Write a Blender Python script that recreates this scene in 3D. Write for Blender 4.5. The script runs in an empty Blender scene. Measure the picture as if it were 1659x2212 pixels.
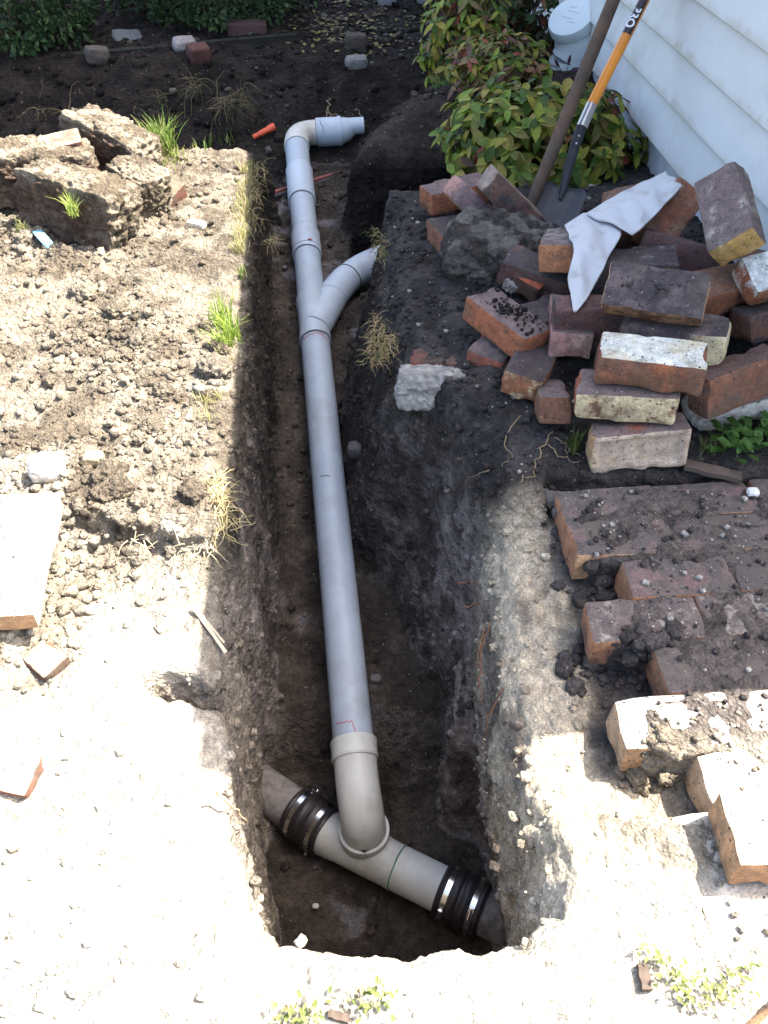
import bpy, math, random
import numpy as np
from mathutils import Vector, Matrix, Euler

C = bpy.context.scene.collection
rad = math.radians
rnd = random.Random(7)
npr = np.random.default_rng(11)

# ------------------------------------------------------------------ camera
FPX, CX, CY, CH, PITCH = 1780.0, 829.5, 1106.0, 1.25, rad(44)
cp, sp = math.cos(PITCH), math.sin(PITCH)
cam = bpy.data.objects.new('camera', bpy.data.cameras.new('camera'))
C.objects.link(cam)
cam.location = (0, 0, CH)
cam.rotation_euler = (math.pi / 2 - PITCH, 0, 0)
cam.data.sensor_fit = 'VERTICAL'
cam.data.sensor_height = 36
cam.data.lens = FPX / 2212 * 36
cam.data.clip_start = 0.02
cam.data.clip_end = 200
bpy.context.scene.camera = cam

# ------------------------------------------------------------------ light
SUN_EL, SUN_AZ = rad(57), rad(20)          # azimuth measured from +X towards +Y
world = bpy.data.worlds.new('World')
bpy.context.scene.world = world
world.use_nodes = True
wn = world.node_tree.nodes
sky = wn.new('ShaderNodeTexSky')
sky.sky_type = 'NISHITA'
sky.sun_disc = False
sky.sun_elevation = SUN_EL
sky.sun_rotation = math.pi / 2 - SUN_AZ
sky.air_density = 1.0
sky.dust_density = 4.0
sky.ozone_density = 0.2
world.node_tree.links.new(sky.outputs[0], wn['Background'].inputs[0])
wn['Background'].inputs[1].default_value = 0.15
sun = bpy.data.objects.new('sun', bpy.data.lights.new('sun', 'SUN'))
C.objects.link(sun)
sun.data.energy = 5.0
sun.data.angle = rad(0.3)
sun.data.color = (1.0, 0.95, 0.87)
sdir = Vector((math.cos(SUN_EL) * math.cos(SUN_AZ), math.cos(SUN_EL) * math.sin(SUN_AZ), math.sin(SUN_EL)))
sun.rotation_euler = sdir.to_track_quat('Z', 'Y').to_euler()
sun.location = sdir * 20
vs = bpy.context.scene.view_settings
vs.view_transform = 'Standard'
vs.look = 'None'
vs.exposure = 2.35
vs.gamma = 1.0


# ------------------------------------------------------------------ geometry helpers
def P(u, v, z=0.0):
    """point of the place at height z seen at that spot of the photograph"""
    dx, dy = (u - CX) / FPX, (v - CY) / FPX
    t = (z - CH) / (-sp - dy * cp)
    return Vector((dx * t, (cp - dy * sp) * t, z))


def PY(u, v, y):
    dx, dy = (u - CX) / FPX, (v - CY) / FPX
    t = y / (cp - dy * sp)
    return Vector((dx * t, y, CH + (-sp - dy * cp) * t))


TAB = npr.random((64, 64, 64)).astype(np.float32)


def vnoise(p, f, seed=0):
    q = p * f + np.array([17.3, 5.1, 9.7]) * (seed + 1)
    i = np.floor(q).astype(np.int64)
    w = (q - i)
    w = w * w * (3 - 2 * w)
    i &= 63
    j = (i + 1) & 63
    x0, y0, z0 = i.T
    x1, y1, z1 = j.T
    wx, wy, wz = w.T
    a = TAB[x0, y0, z0] * (1 - wx) + TAB[x1, y0, z0] * wx
    b = TAB[x0, y1, z0] * (1 - wx) + TAB[x1, y1, z0] * wx
    c = TAB[x0, y0, z1] * (1 - wx) + TAB[x1, y0, z1] * wx
    d = TAB[x0, y1, z1] * (1 - wx) + TAB[x1, y1, z1] * wx
    return (a * (1 - wy) + b * wy) * (1 - wz) + (c * (1 - wy) + d * wy) * wz


def fbm(p, f, octv=4, seed=0, gain=0.5):
    s = 0
    a = 1.0
    t = 0
    for o in range(octv):
        s = s + a * vnoise(p, f * 2.03 ** o, seed + o)
        t += a
        a *= gain
    return s / t


def billow(p, f, octv=3, seed=0):
    s = 0
    a = 1.0
    t = 0
    for o in range(octv):
        s = s + a * (1 - np.abs(2 * vnoise(p, f * 2.1 ** o, seed + o) - 1) * 2)
        t += a
        a *= 0.5
    return s / t


def sstep(a, b, x):
    t = np.clip((x - a) / (b - a), 0, 1)
    return t * t * (3 - 2 * t)


def put_col(me, col, name='col'):
    at = me.color_attributes.new(name, 'FLOAT_COLOR', 'POINT')
    c = np.ones((len(me.vertices), 4), np.float32)
    c[:, :col.shape[1]] = col
    at.data.foreach_set('color', c.ravel())


def obj(name, verts, faces, mat, parent=None, smooth=True, col=None, rootloc=None):
    me = bpy.data.meshes.new(name)
    v = np.asarray(verts, np.float64)
    if parent is not None:
        off = parent['_w'] if '_w' in parent else parent.location
        v = v - np.array(off)
    elif rootloc is not None:
        v = v - np.array(rootloc)
    me.from_pydata(v.tolist(), [], faces if isinstance(faces, list) else faces.tolist())
    if smooth:
        me.polygons.foreach_set('use_smooth', [True] * len(me.polygons))
    if col is not None:
        put_col(me, np.asarray(col, np.float32))
    me.update()
    if mat is not None:
        me.materials.append(mat)
    o = bpy.data.objects.new(name, me)
    C.objects.link(o)
    if parent is not None:
        o.parent = parent
        o['_w'] = list(parent['_w']) if '_w' in parent else list(parent.location)
    elif rootloc is not None:
        o.location = rootloc
        o['_w'] = list(rootloc)
    return o


def tag(o, label=None, cat=None, group=None, kind=None):
    if label: o['label'] = label
    if cat: o['category'] = cat
    if group: o['group'] = group
    if kind: o['kind'] = kind
    return o


def thing(name, label, cat, loc=(0, 0, 0), group=None):
    o = bpy.data.objects.new(name, None)
    o.empty_display_size = 0.05
    C.objects.link(o)
    o.location = loc
    o['_w'] = list(loc)
    return tag(o, label, cat, group)


def frames(pts):
    pts = [Vector(p) for p in pts]
    n = len(pts)
    T = []
    for i in range(n):
        a = pts[max(i - 1, 0)]
        b = pts[min(i + 1, n - 1)]
        d = b - a
        k = 1
        while d.length < 1e-7 and k < n:
            d = pts[min(i + k, n - 1)] - pts[max(i - k, 0)]
            k += 1
        T.append(d.normalized())
    up = Vector((0, 0, 1)) if abs(T[0].z) < 0.9 else Vector((0, 1, 0))
    N = (up - T[0] * up.dot(T[0])).normalized()
    out = []
    for i in range(n):
        N = (N - T[i] * N.dot(T[i])).normalized()
        out.append((N.copy(), T[i].cross(N)))
    return T, out


def tube_geo(pts, r, seg=24, caps=True, v0=0):
    n = len(pts)
    rr = [r] * n if not hasattr(r, '__len__') else r
    T, fr = frames(pts)
    V, Fc = [], []
    for i, p in enumerate(pts):
        p = Vector(p)
        for k in range(seg):
            a = 2 * math.pi * k / seg
            V.append(tuple(p + (fr[i][0] * math.cos(a) + fr[i][1] * math.sin(a)) * rr[i]))
    for i in range(n - 1):
        for k in range(seg):
            k2 = (k + 1) % seg
            Fc.append((v0 + i * seg + k, v0 + i * seg + k2, v0 + (i + 1) * seg + k2, v0 + (i + 1) * seg + k))
    if caps:
        Fc.append(tuple(v0 + k for k in range(seg))[::-1])
        Fc.append(tuple(v0 + (n - 1) * seg + k for k in range(seg)))
    return V, Fc


def tube(name, pts, r, mat, parent=None, seg=24, caps=True, smooth=True, rootloc=None):
    V, Fc = tube_geo(pts, r, seg, caps)
    o = obj(name, V, Fc, mat, parent, smooth, rootloc=rootloc)
    if smooth:
        sharp(o)
    return o


def sharp(o, ang=38):
    """keep edges steeper than ang crisp while the rest stays smooth"""
    me = o.data
    try:
        me.set_sharp_from_angle(angle=rad(ang))
    except Exception:
        pass


class Acc:
    """collects pieces of one mesh"""
    def __init__(s):
        s.v = []
        s.f = []
        s.c = []
        s.n = 0

    def add(s, v, f, c=None):
        v = np.asarray(v, np.float32).reshape(-1, 3)
        s.f.extend([tuple(int(i) + s.n for i in q) for q in f])
        s.v.append(v)
        if c is not None:
            c = np.asarray(c, np.float32)
            s.c.append(np.tile(c, (len(v), 1)) if c.ndim == 1 else c)
        s.n += len(v)

    def build(s, name, mat, parent=None, smooth=True, rootloc=None):
        return obj(name, np.concatenate(s.v), s.f, mat, parent, smooth,
                   np.concatenate(s.c) if s.c else None, rootloc)


# ------------------------------------------------------------------ materials
def mat_new(name, rough=0.9, spec=0.3):
    m = bpy.data.materials.new(name)
    m.use_nodes = True
    b = m.node_tree.nodes['Principled BSDF']
    b.inputs['Roughness'].default_value = rough
    b.inputs['Specular IOR Level'].default_value = spec
    return m, m.node_tree.nodes, m.node_tree.links, b


def N(nt, typ, **kw):
    n = nt.new(typ)
    for k, v in kw.items():
        if k.startswith('i_'):
            n.inputs[k[2:].replace('_', ' ')].default_value = v
        else:
            setattr(n, k, v)
    return n


def noise_node(nt, ln, scale, detail=4, rough=0.6, coord='Object'):
    tc = nt.new('ShaderNodeTexCoord')
    n = nt.new('ShaderNodeTexNoise')
    n.inputs['Scale'].default_value = scale
    n.inputs['Detail'].default_value = detail
    n.inputs['Roughness'].default_value = rough
    ln.new(tc.outputs[coord], n.inputs['Vector'])
    return n


def ramp(nt, ln, src, stops):
    r = nt.new('ShaderNodeValToRGB')
    e = r.color_ramp.elements
    while len(e) < len(stops):
        e.new(0.5)
    for k, (p, c) in enumerate(stops):
        e[k].position = p
        e[k].color = (*c, 1) if len(c) == 3 else c
    ln.new(src, r.inputs[0])
    return r


def mixc(nt, ln, fac, a, b, mode='MIX'):
    m = nt.new('ShaderNodeMix')
    m.data_type = 'RGBA'
    m.blend_type = mode
    for sock, val in ((m.inputs['Factor'], fac), (m.inputs[6], a), (m.inputs[7], b)):
        if hasattr(val, 'is_linked') or hasattr(val, 'node'):
            ln.new(val, sock)
        elif isinstance(val, (int, float)):
            sock.default_value = val
        else:
            sock.default_value = (*val, 1)
    return m.outputs[2]


def g(*c):
    return tuple(c)


def add_bump(nt, ln, b, hsock, strength, dist):
    bp = nt.new('ShaderNodeBump')
    bp.inputs['Strength'].default_value = strength
    bp.inputs['Distance'].default_value = dist
    ln.new(hsock, bp.inputs['Height'])
    ln.new(bp.outputs[0], b.inputs['Normal'])
    return bp


def soil_material():
    m, nt, ln, b = mat_new('soil', 0.95, 0.15)
    at = N(nt, 'ShaderNodeVertexColor', layer_name='col')
    n1 = noise_node(nt, ln, 38, 6, 0.68)
    r1 = ramp(nt, ln, n1.outputs['Fac'], [(0.28, (0.55, 0.55, 0.55)), (0.5, (0.95, 0.95, 0.95)), (0.74, (1.55, 1.5, 1.42))])
    c = mixc(nt, ln, 1.0, at.outputs['Color'], r1.outputs[0], 'MULTIPLY')
    n2 = noise_node(nt, ln, 230, 3, 0.6)
    r2 = ramp(nt, ln, n2.outputs['Fac'], [(0.3, (0.6, 0.6, 0.6)), (0.55, (1, 1, 1)), (0.75, (1.5, 1.48, 1.4))])
    c = mixc(nt, ln, 0.8, c, r2.outputs[0], 'MULTIPLY')
    # pale grit
    vo = nt.new('ShaderNodeTexVoronoi')
    vo.inputs['Scale'].default_value = 75
    tc = nt.new('ShaderNodeTexCoord')
    ln.new(tc.outputs['Object'], vo.inputs['Vector'])
    wn_ = nt.new('ShaderNodeTexWhiteNoise')
    ln.new(vo.outputs['Position'], wn_.inputs['Vector'])
    mt = N(nt, 'ShaderNodeMath', operation='GREATER_THAN')
    mt.inputs[1].default_value = 0.93
    ln.new(wn_.outputs['Value'], mt.inputs[0])
    md = N(nt, 'ShaderNodeMath', operation='LESS_THAN')
    md.inputs[1].default_value = 0.2
    ln.new(vo.outputs['Distance'], md.inputs[0])
    mm = N(nt, 'ShaderNodeMath', operation='MULTIPLY')
    ln.new(mt.outputs[0], mm.inputs[0])
    ln.new(md.outputs[0], mm.inputs[1])
    m3 = N(nt, 'ShaderNodeMath', operation='MULTIPLY')
    m3.inputs[1].default_value = 0.55
    ln.new(mm.outputs[0], m3.inputs[0])
    c = mixc(nt, ln, m3.outputs[0], c, (0.42, 0.39, 0.34))
    ln.new(c, b.inputs['Base Color'])
    # relief
    ad = N(nt, 'ShaderNodeMath', operation='ADD')
    n4 = noise_node(nt, ln, 120, 5, 0.7)
    ln.new(n1.outputs['Fac'], ad.inputs[0])
    mq = N(nt, 'ShaderNodeMath', operation='MULTIPLY')
    mq.inputs[1].default_value = 0.7
    ln.new(n4.outputs['Fac'], mq.inputs[0])
    ln.new(mq.outputs[0], ad.inputs[1])
    last = ad.outputs[0]
    for sc_, wt_ in ((58, 0.9), (150, 0.5)):
        v2 = nt.new('ShaderNodeTexVoronoi')
        v2.inputs['Scale'].default_value = sc_
        wv = nt.new('ShaderNodeVectorMath')
        wv.operation = 'MULTIPLY_ADD'
        wv.inputs[1].default_value = (0.02, 0.02, 0.02)
        ln.new(n1.outputs['Color'], wv.inputs[0])
        ln.new(tc.outputs['Object'], wv.inputs[2])
        ln.new(wv.outputs[0], v2.inputs['Vector'])
        m5 = N(nt, 'ShaderNodeMath', operation='MULTIPLY_ADD')
        m5.inputs[1].default_value = -wt_
        ln.new(v2.outputs['Distance'], m5.inputs[0])
        ln.new(last, m5.inputs[2])
        last = m5.outputs[0]
    add_bump(nt, ln, b, last, 1.0, 0.014)
    return m


SOIL = soil_material()


def brick_material(name='brick_clay'):
    m, nt, ln, b = mat_new(name, 0.88, 0.2)
    a1 = N(nt, 'ShaderNodeVertexColor', layer_name='col')
    a2 = N(nt, 'ShaderNodeVertexColor', layer_name='col2')
    oi = nt.new('ShaderNodeObjectInfo')
    tc = nt.new('ShaderNodeTexCoord')
    ad = N(nt, 'ShaderNodeVectorMath', operation='ADD')
    cx = nt.new('ShaderNodeCombineXYZ')
    mu = N(nt, 'ShaderNodeMath', operation='MULTIPLY')
    mu.inputs[1].default_value = 37.0
    ln.new(oi.outputs['Random'], mu.inputs[0])
    for k in range(3):
        ln.new(mu.outputs[0], cx.inputs[k])
    ln.new(tc.outputs['Object'], ad.inputs[0])
    ln.new(cx.outputs[0], ad.inputs[1])

    def nz(scale, det, ro):
        n = nt.new('ShaderNodeTexNoise')
        n.inputs['Scale'].default_value = scale
        n.inputs['Detail'].default_value = det
        n.inputs['Roughness'].default_value = ro
        ln.new(ad.outputs[0], n.inputs['Vector'])
        return n.outputs['Fac']
    big = nz(14, 6, 0.7)
    # patch mask: noise against the amount kept in col2's alpha
    s = N(nt, 'ShaderNodeMath', operation='ADD')
    ln.new(big, s.inputs[0])
    ln.new(a2.outputs['Alpha'], s.inputs[1])
    mr = nt.new('ShaderNodeMapRange')
    mr.inputs['From Min'].default_value = 0.93
    mr.inputs['From Max'].default_value = 1.05
    ln.new(s.outputs[0], mr.inputs['Value'])
    c = mixc(nt, ln, mr.outputs['Result'], a1.outputs['Color'], a2.outputs['Color'])
    mid = nz(45, 5, 0.7)
    r = ramp(nt, ln, mid, [(0.25, (0.5, 0.5, 0.52)), (0.5, (0.95, 0.95, 0.95)), (0.75, (1.5, 1.45, 1.4))])
    c = mixc(nt, ln, 0.85, c, r.outputs[0], 'MULTIPLY')
    fine = nz(260, 3, 0.7)
    r3 = ramp(nt, ln, fine, [(0.3, (0.55, 0.55, 0.55)), (0.5, (1, 1, 1)), (0.72, (1.3, 1.3, 1.3))])
    c = mixc(nt, ln, 0.7, c, r3.outputs[0], 'MULTIPLY')
    # crumbs of soil and pale specks
    sp_ = nz(110, 2, 0.5)
    rs = ramp(nt, ln, sp_, [(0.66, (0, 0, 0)), (0.70, (1, 1, 1))])
    c = mixc(nt, ln, rs.outputs[0], c, (0.035, 0.03, 0.028))
    sp2 = nz(150, 2, 0.5)
    rs2 = ramp(nt, ln, sp2, [(0.70, (0, 0, 0)), (0.74, (0.7, 0.7, 0.7))])
    c = mixc(nt, ln, rs2.outputs[0], c, (0.5, 0.46, 0.40))
    du = nz(9, 7, 0.75)
    rdu = ramp(nt, ln, du, [(0.50, (0, 0, 0)), (0.66, (0.7, 0.7, 0.7))])
    c = mixc(nt, ln, rdu.outputs[0], c, (0.095, 0.078, 0.062))
    ln.new(c, b.inputs['Base Color'])
    h = N(nt, 'ShaderNodeMath', operation='ADD')
    ln.new(mid, h.inputs[0])
    ln.new(fine, h.inputs[1])
    add_bump(nt, ln, b, h.outputs[0], 0.6, 0.005)
    return m


BRICK = brick_material()


def plain(name, col, rough=0.6, spec=0.4, var=0.25, scale=30, bump=0.0, metal=0.0, bscale=None, dirt=None, dirt_amt=0.5):
    m, nt, ln, b = mat_new(name, rough, spec)
    n = noise_node(nt, ln, scale, 5, 0.65)
    lo = tuple(x * (1 - var) for x in col)
    hi = tuple(x * (1 + var) for x in col)
    r = ramp(nt, ln, n.outputs['Fac'], [(0.3, lo), (0.7, hi)])
    c = r.outputs[0]
    if dirt:
        n2 = noise_node(nt, ln, scale * 0.35, 8, 0.75)
        r2 = ramp(nt, ln, n2.outputs['Fac'], [(0.5, (0, 0, 0)), (0.68, (dirt_amt,) * 3)])
        c = mixc(nt, ln, r2.outputs[0], c, dirt)
    ln.new(c, b.inputs['Base Color'])
    b.inputs['Metallic'].default_value = metal
    if bump:
        n3 = noise_node(nt, ln, bscale or scale * 3, 5, 0.7)
        add_bump(nt, ln, b, n3.outputs['Fac'], bump, 0.004)
    return m


def vcol(name, rough=0.6, spec=0.3, trans=0.0, bump=0.0, bscale=80):
    m, nt, ln, b = mat_new(name, rough, spec)
    at = N(nt, 'ShaderNodeVertexColor', layer_name='col')
    n = noise_node(nt, ln, bscale, 4, 0.6)
    r = ramp(nt, ln, n.outputs['Fac'], [(0.3, (0.75, 0.75, 0.75)), (0.7, (1.25, 1.25, 1.25))])
    c = mixc(nt, ln, 1.0, at.outputs['Color'], r.outputs[0], 'MULTIPLY')
    ln.new(c, b.inputs['Base Color'])
    if bump:
        add_bump(nt, ln, b, n.outputs['Fac'], bump, 0.004)
    if trans:
        tr = nt.new('ShaderNodeBsdfTranslucent')
        ln.new(c, tr.inputs['Color'])
        mx = nt.new('ShaderNodeMixShader')
        mx.inputs[0].default_value = trans
        ln.new(b.outputs[0], mx.inputs[1])
        ln.new(tr.outputs[0], mx.inputs[2])
        ln.new(mx.outputs[0], nt['Material Output'].inputs['Surface'])
    return m


PVC = plain('grey_pvc', (0.30, 0.34, 0.375), 0.45, 0.4, 0.08, 16, 0.0, dirt=(0.17, 0.15, 0.125), dirt_amt=0.35)
PVC2 = plain('pale_pvc', (0.345, 0.385, 0.42), 0.42, 0.4, 0.06, 16, 0.0, dirt=(0.19, 0.17, 0.145), dirt_amt=0.35)
CREAM = plain('cream_pvc', (0.45, 0.445, 0.40), 0.44, 0.4, 0.06, 16, 0.0, dirt=(0.2, 0.17, 0.13), dirt_amt=0.5)
DARKLINE = plain('dark_joint', (0.06, 0.065, 0.06), 0.8)
RUBBER = plain('black_rubber', (0.018, 0.014, 0.014), 0.45, 0.4, 0.3, 40, 0.15)
STEEL = plain('bright_steel', (0.75, 0.74, 0.72), 0.16, 0.5, 0.08, 60, 0.0, metal=1.0)
OLDPIPE = plain('old_pipe', (0.20, 0.18, 0.165), 0.95, 0.1, 0.4, 30, 0.8, dirt=(0.06, 0.05, 0.042), dirt_amt=0.95)
REDINK = plain('red_ink', (0.42, 0.06, 0.07), 0.7)
GREENINK = plain('green_ink', (0.02, 0.16, 0.06), 0.7)
BLACKINK = plain('black_ink', (0.02, 0.02, 0.025), 0.7)
LEAF = vcol('leaf', 0.5, 0.25, 0.3, 0.0, 60)
HEDGELEAF = vcol('hedge_leaf', 0.5, 0.3, 0.2)
GRASS = vcol('grass_blade', 0.6, 0.2, 0.3)
ROOT = vcol('root_fibre', 0.9, 0.1, 0.0, 0.3)
STONE = vcol('stone', 0.9, 0.2, 0.0, 0.8, 90)
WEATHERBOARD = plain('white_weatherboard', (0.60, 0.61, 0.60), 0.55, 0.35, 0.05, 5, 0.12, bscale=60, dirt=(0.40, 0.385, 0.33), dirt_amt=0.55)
_nt, _ln = WEATHERBOARD.node_tree.nodes, WEATHERBOARD.node_tree.links
_b = _nt['Principled BSDF']
_src = _b.inputs['Base Color'].links[0].from_socket
_g = _nt.new('ShaderNodeNewGeometry')
_sx = _nt.new('ShaderNodeSeparateXYZ')
_ln.new(_g.outputs['Position'], _sx.inputs[0])
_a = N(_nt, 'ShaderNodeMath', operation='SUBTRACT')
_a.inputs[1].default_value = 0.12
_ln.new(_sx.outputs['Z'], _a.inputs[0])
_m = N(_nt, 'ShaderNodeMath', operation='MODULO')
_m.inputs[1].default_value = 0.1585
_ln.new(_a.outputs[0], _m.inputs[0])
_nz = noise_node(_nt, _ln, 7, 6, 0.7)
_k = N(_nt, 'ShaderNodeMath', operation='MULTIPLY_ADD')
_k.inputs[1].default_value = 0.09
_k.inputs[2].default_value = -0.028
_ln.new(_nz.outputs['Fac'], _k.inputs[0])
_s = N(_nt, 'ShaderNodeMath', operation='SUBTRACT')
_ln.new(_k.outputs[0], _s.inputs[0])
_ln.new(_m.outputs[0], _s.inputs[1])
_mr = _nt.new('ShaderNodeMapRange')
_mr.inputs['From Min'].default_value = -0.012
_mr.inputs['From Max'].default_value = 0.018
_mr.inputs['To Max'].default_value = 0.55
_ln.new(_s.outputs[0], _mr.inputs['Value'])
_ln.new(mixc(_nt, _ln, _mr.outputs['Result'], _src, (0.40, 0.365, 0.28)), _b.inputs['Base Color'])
PLINTH = plain('painted_plinth', (0.52, 0.54, 0.57), 0.8, 0.2, 0.12, 14, 0.5, bscale=50, dirt=(0.25, 0.24, 0.22), dirt_amt=0.7)

# ------------------------------------------------------------------ terrain
def line(pts):
    q = sorted([P(u, v, z) for u, v, z in pts], key=lambda p: p.y)
    return np.array([p.y for p in q]), np.array([p.x for p in q])


LY, LX = line([(545, 298, 0), (540, 320, 0), (530, 600, 0), (508, 950, 0), (480, 1120, 0), (458, 1200, 0), (452, 1400, 0), (474, 1540, 0),
               (466, 1650, 0), (478, 1740, 0), (530, 1900, 0), (585, 2050, 0)])
_rp = [(p.y, p.x) for p in [P(1184, 1950), P(1184, 1830), P(1150, 1700), P(1096, 1500), P(1082, 1300), P(1080, 1050), P(1010, 880), P(885, 800),
                            P(840, 640), P(838, 560), P(846, 440)]]
_rp += [(2.96, 0.02), (3.34, 0.0), (3.42, -0.13), (3.65, -0.10), (4.0, 0.05), (4.12, 0.15), (4.3, 0.5), (4.34, 1.3), (9, 1.3)]
_rp = [(0.3, 0.12), (0.40, 0.18)] + sorted(_rp)
RY, RX = np.array([a for a, b in _rp]), np.array([b for a, b in _rp])
ZFY = np.array([0.0, 1.0, 1.12, 1.3, 2.62, 3.92, 4.2, 9])
ZFZ = np.array([-0.955, -0.95, -0.93, -0.80, -0.505, -0.30, -0.29, -0.29])


# left ends of the paving rows (the ground fills the joints inside them)
PAV_ROWS = [(1.320, 0.388), (1.212, 0.395), (1.104, 0.486), (0.994, 0.394), (0.882, 0.505), (0.768, 0.402), (0.664, 0.518),
            (0.556, 0.452), (0.447, 0.462), (0.338, 0.47), (0.229, 0.40)]
PAVY, PAVX = [], []
for _y, _x in sorted(PAV_ROWS):
    PAVY += [_y - 0.050, _y + 0.050]
    PAVX += [_x + 0.035, _x + 0.035]
PAVY, PAVX = np.array(PAVY), np.array(PAVX)


def z_top(x, y):
    z = np.zeros_like(x)
    pr = np.stack([x, y, 0 * x], -1).reshape(-1, 3)
    n = lambda f, s: vnoise(pr, f, s).reshape(x.shape) - 0.5
    L = np.interp(y, LY, LX)
    R = np.interp(y, RY, RX)
    left = x < L + 0.05
    # lower, sandier near half of the left bank with a broken step
    ys = 1.27 + 0.10 * n(6, 3) + 0.05 * n(17, 4)
    stepm = sstep(ys - 0.01, ys + 0.012, y)
    z = np.where(left, z - 0.06 * (1 - stepm) * sstep(-0.75, -0.6, x) * sstep(0.40, 0.62, y), z)
    # overhanging crust with a hollow beside it
    hx, hy = -0.385, 0.895
    d = np.sqrt(((x - hx) / 0.085) ** 2 + ((y - hy) / 0.032) ** 2)
    z = np.where(left, z - 0.09 * (1 - sstep(0.75, 1.1, d + 0.7 * n(20, 5))), z)
    z = np.where(left & (y < 3.6), z + 0.05 * n(2.2, 1) + 0.02 * n(6, 2), z)
    # right bank: bare sand lower than the paving
    rb = (~left) & (y < 1.42) & (x > R - 0.05)
    zz = -0.085 + 0.055 * sstep(0.75, 0.45, y) * sstep(0.47, 0.38, x) - 0.01 * n(7, 8)
    zz = np.where(y > 1.30, -0.085 + 0.08 * sstep(1.30, 1.40, y), zz)
    zz = np.where((x > 0.36) & (y > 0.38), np.minimum(zz, -0.082), zz)
    zz = zz * sstep(0.585, 0.65, y)
    inpav = sstep(0.0, 0.012, x - np.interp(y, PAVY, PAVX))
    zz = np.where(y < 1.375, zz * (1 - inpav) + inpav * (-0.0035 + 0.010 * n(7, 15) + 0.007 * n(25, 16)), zz)
    z = np.where(rb, zz, z)
    z = np.where((~left) & (y < 0.42) & (x < 0.40), 0.0, z)
    # rounded edge of the right bank where it is cut
    cham = np.clip(1 - (x - R) / 0.05, 0, 1) ** 1.5
    z = np.where((~left) & (y < 1.42), z - 0.06 * cham * sstep(0.36, 0.46, y), z)
    cham2 = np.clip(1 - (x - R) / 0.06, 0, 1) ** 1.5
    z = np.where((~left) & (y > 1.42) & (y < 2.9), z - 0.07 * cham2 + 0.02 * n(5, 9), z)
    # left lip: chamfer where the soil has broken away
    lc = np.clip(1 - (L - x) / 0.055, 0, 1) ** 1.4
    z = np.where(left & (y < 3.5), z - 0.025 * lc, z)
    # earth left standing behind the pipe
    mo = (y > 3.38) & (y < 4.3) & (x > R - 0.02)
    dm = np.minimum(np.minimum(x - R, y - 3.40), 4.35 - y)
    z = np.where(mo, 0.06 * sstep(0.0, 0.28, dm) - 0.09 * np.exp(-np.maximum(dm, 0) / 0.05) + 0.06 * n(5, 12), z)
    z = np.where(y > 4.5, z + 0.03 * n(3, 13) + 0.02 * sstep(4.5, 5.5, y), z)
    # loose earth under and around the brick heap
    z = np.where((x > 0.18) & (y > 1.8) & (y < 2.95), z + 0.035 * sstep(0.18, 0.4, x), z)
    return z


def z_ground(x, y):
    zt = z_top(x, y)
    pr = np.stack([x, y, 0 * x], -1).reshape(-1, 3)
    wob = (vnoise(pr, 9, 21).reshape(x.shape) - 0.5) * 0.03 + (vnoise(pr, 25, 22).reshape(x.shape) - 0.5) * 0.016
    L = np.interp(y, LY, LX) + wob
    R = np.interp(y, RY, RX) + wob
    f = np.interp(y, ZFY, ZFZ)
    bw = 0.014 + 0.016 * sstep(0.95, 1.15, y)
    tl = np.clip((x - L) / bw, 0, 1)
    bwr = bw + np.interp(y, [1.2, 1.35, 1.5, 1.8, 2.2, 2.6, 2.9, 3.0], [0, 0.06, 0.13, 0.15, 0.15, 0.12, 0.05, 0.0])
    dR = R - x
    tr = np.clip(dR / bwr, 0, 1) ** 1.25
    # ledge left by the spade half way down the right face
    led = sstep(0.98, 1.1, y) * sstep(1.32, 1.22, y)
    trl = np.interp(dR, [0, 0.018, 0.026, 0.066, 0.082], [0, 0.40, 0.46, 0.50, 1.0])
    tr = tr * (1 - led) + trl * led
    yend = 0.405 + 0.35 * (x + 0.0) ** 2 + wob * 0.6
    te = np.clip((y - yend) / 0.02, 0, 1)
    t = np.minimum(np.minimum(tl, tr), te)
    dist = np.minimum(np.minimum(x - L, R - x), y - yend)
    fill = (0.10 - 0.08 * sstep(1.05, 0.9, y)) * np.exp(-np.maximum(dist, 0) / 0.045) * (0.5 + vnoise(pr, 4, 31).reshape(x.shape))
    hole = zt * (1 - t) + (f + fill) * t
    z = np.where(t > 0, np.minimum(zt, hole), zt)
    # far bank of the cross cut
    bank = -0.36 + 0.36 * np.clip((y - 3.98) / 0.62, 0, 1) ** 0.85 + 0.05 * (vnoise(pr, 5, 33).reshape(x.shape) - 0.5)
    ye = 3.45 + 0.2 * (np.minimum(x, -0.5) + 0.545) + wob
    cross = (y > ye) & (x < L + 0.08)
    tc = np.clip((y - ye) / 0.03, 0, 1)
    zc = zt * (1 - tc) + np.maximum(-0.36, bank) * tc
    z = np.where(cross, np.minimum(zt, zc), z)
    opn = (y > 3.85) & (x >= L - 0.1) & (x < R)
    z = np.where(opn, np.minimum(zt, np.maximum(z, bank)), z)
    # branch cut that leaves to the right
    sd = (y > 2.98) & (y < 3.41) & (x > -0.15) & (x < 0.55)
    ts = np.clip(np.minimum(np.minimum(y - 2.98, 3.41 - y), 0.55 - x) / 0.03, 0, 1)
    z = np.where(sd, np.minimum(z, zt * (1 - ts) - 0.47 * ts), z)
    return z


X0, X1, Y0, Y1, CELL = -2.5, 1.5, 0.12, 6.5, 0.01
gx = np.arange(X0, X1 + 1e-6, CELL)
gy = np.arange(Y0, Y1 + 1e-6, CELL)
GX, GY = np.meshgrid(gx, gy)
GZ = z_ground(GX, GY)


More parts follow.
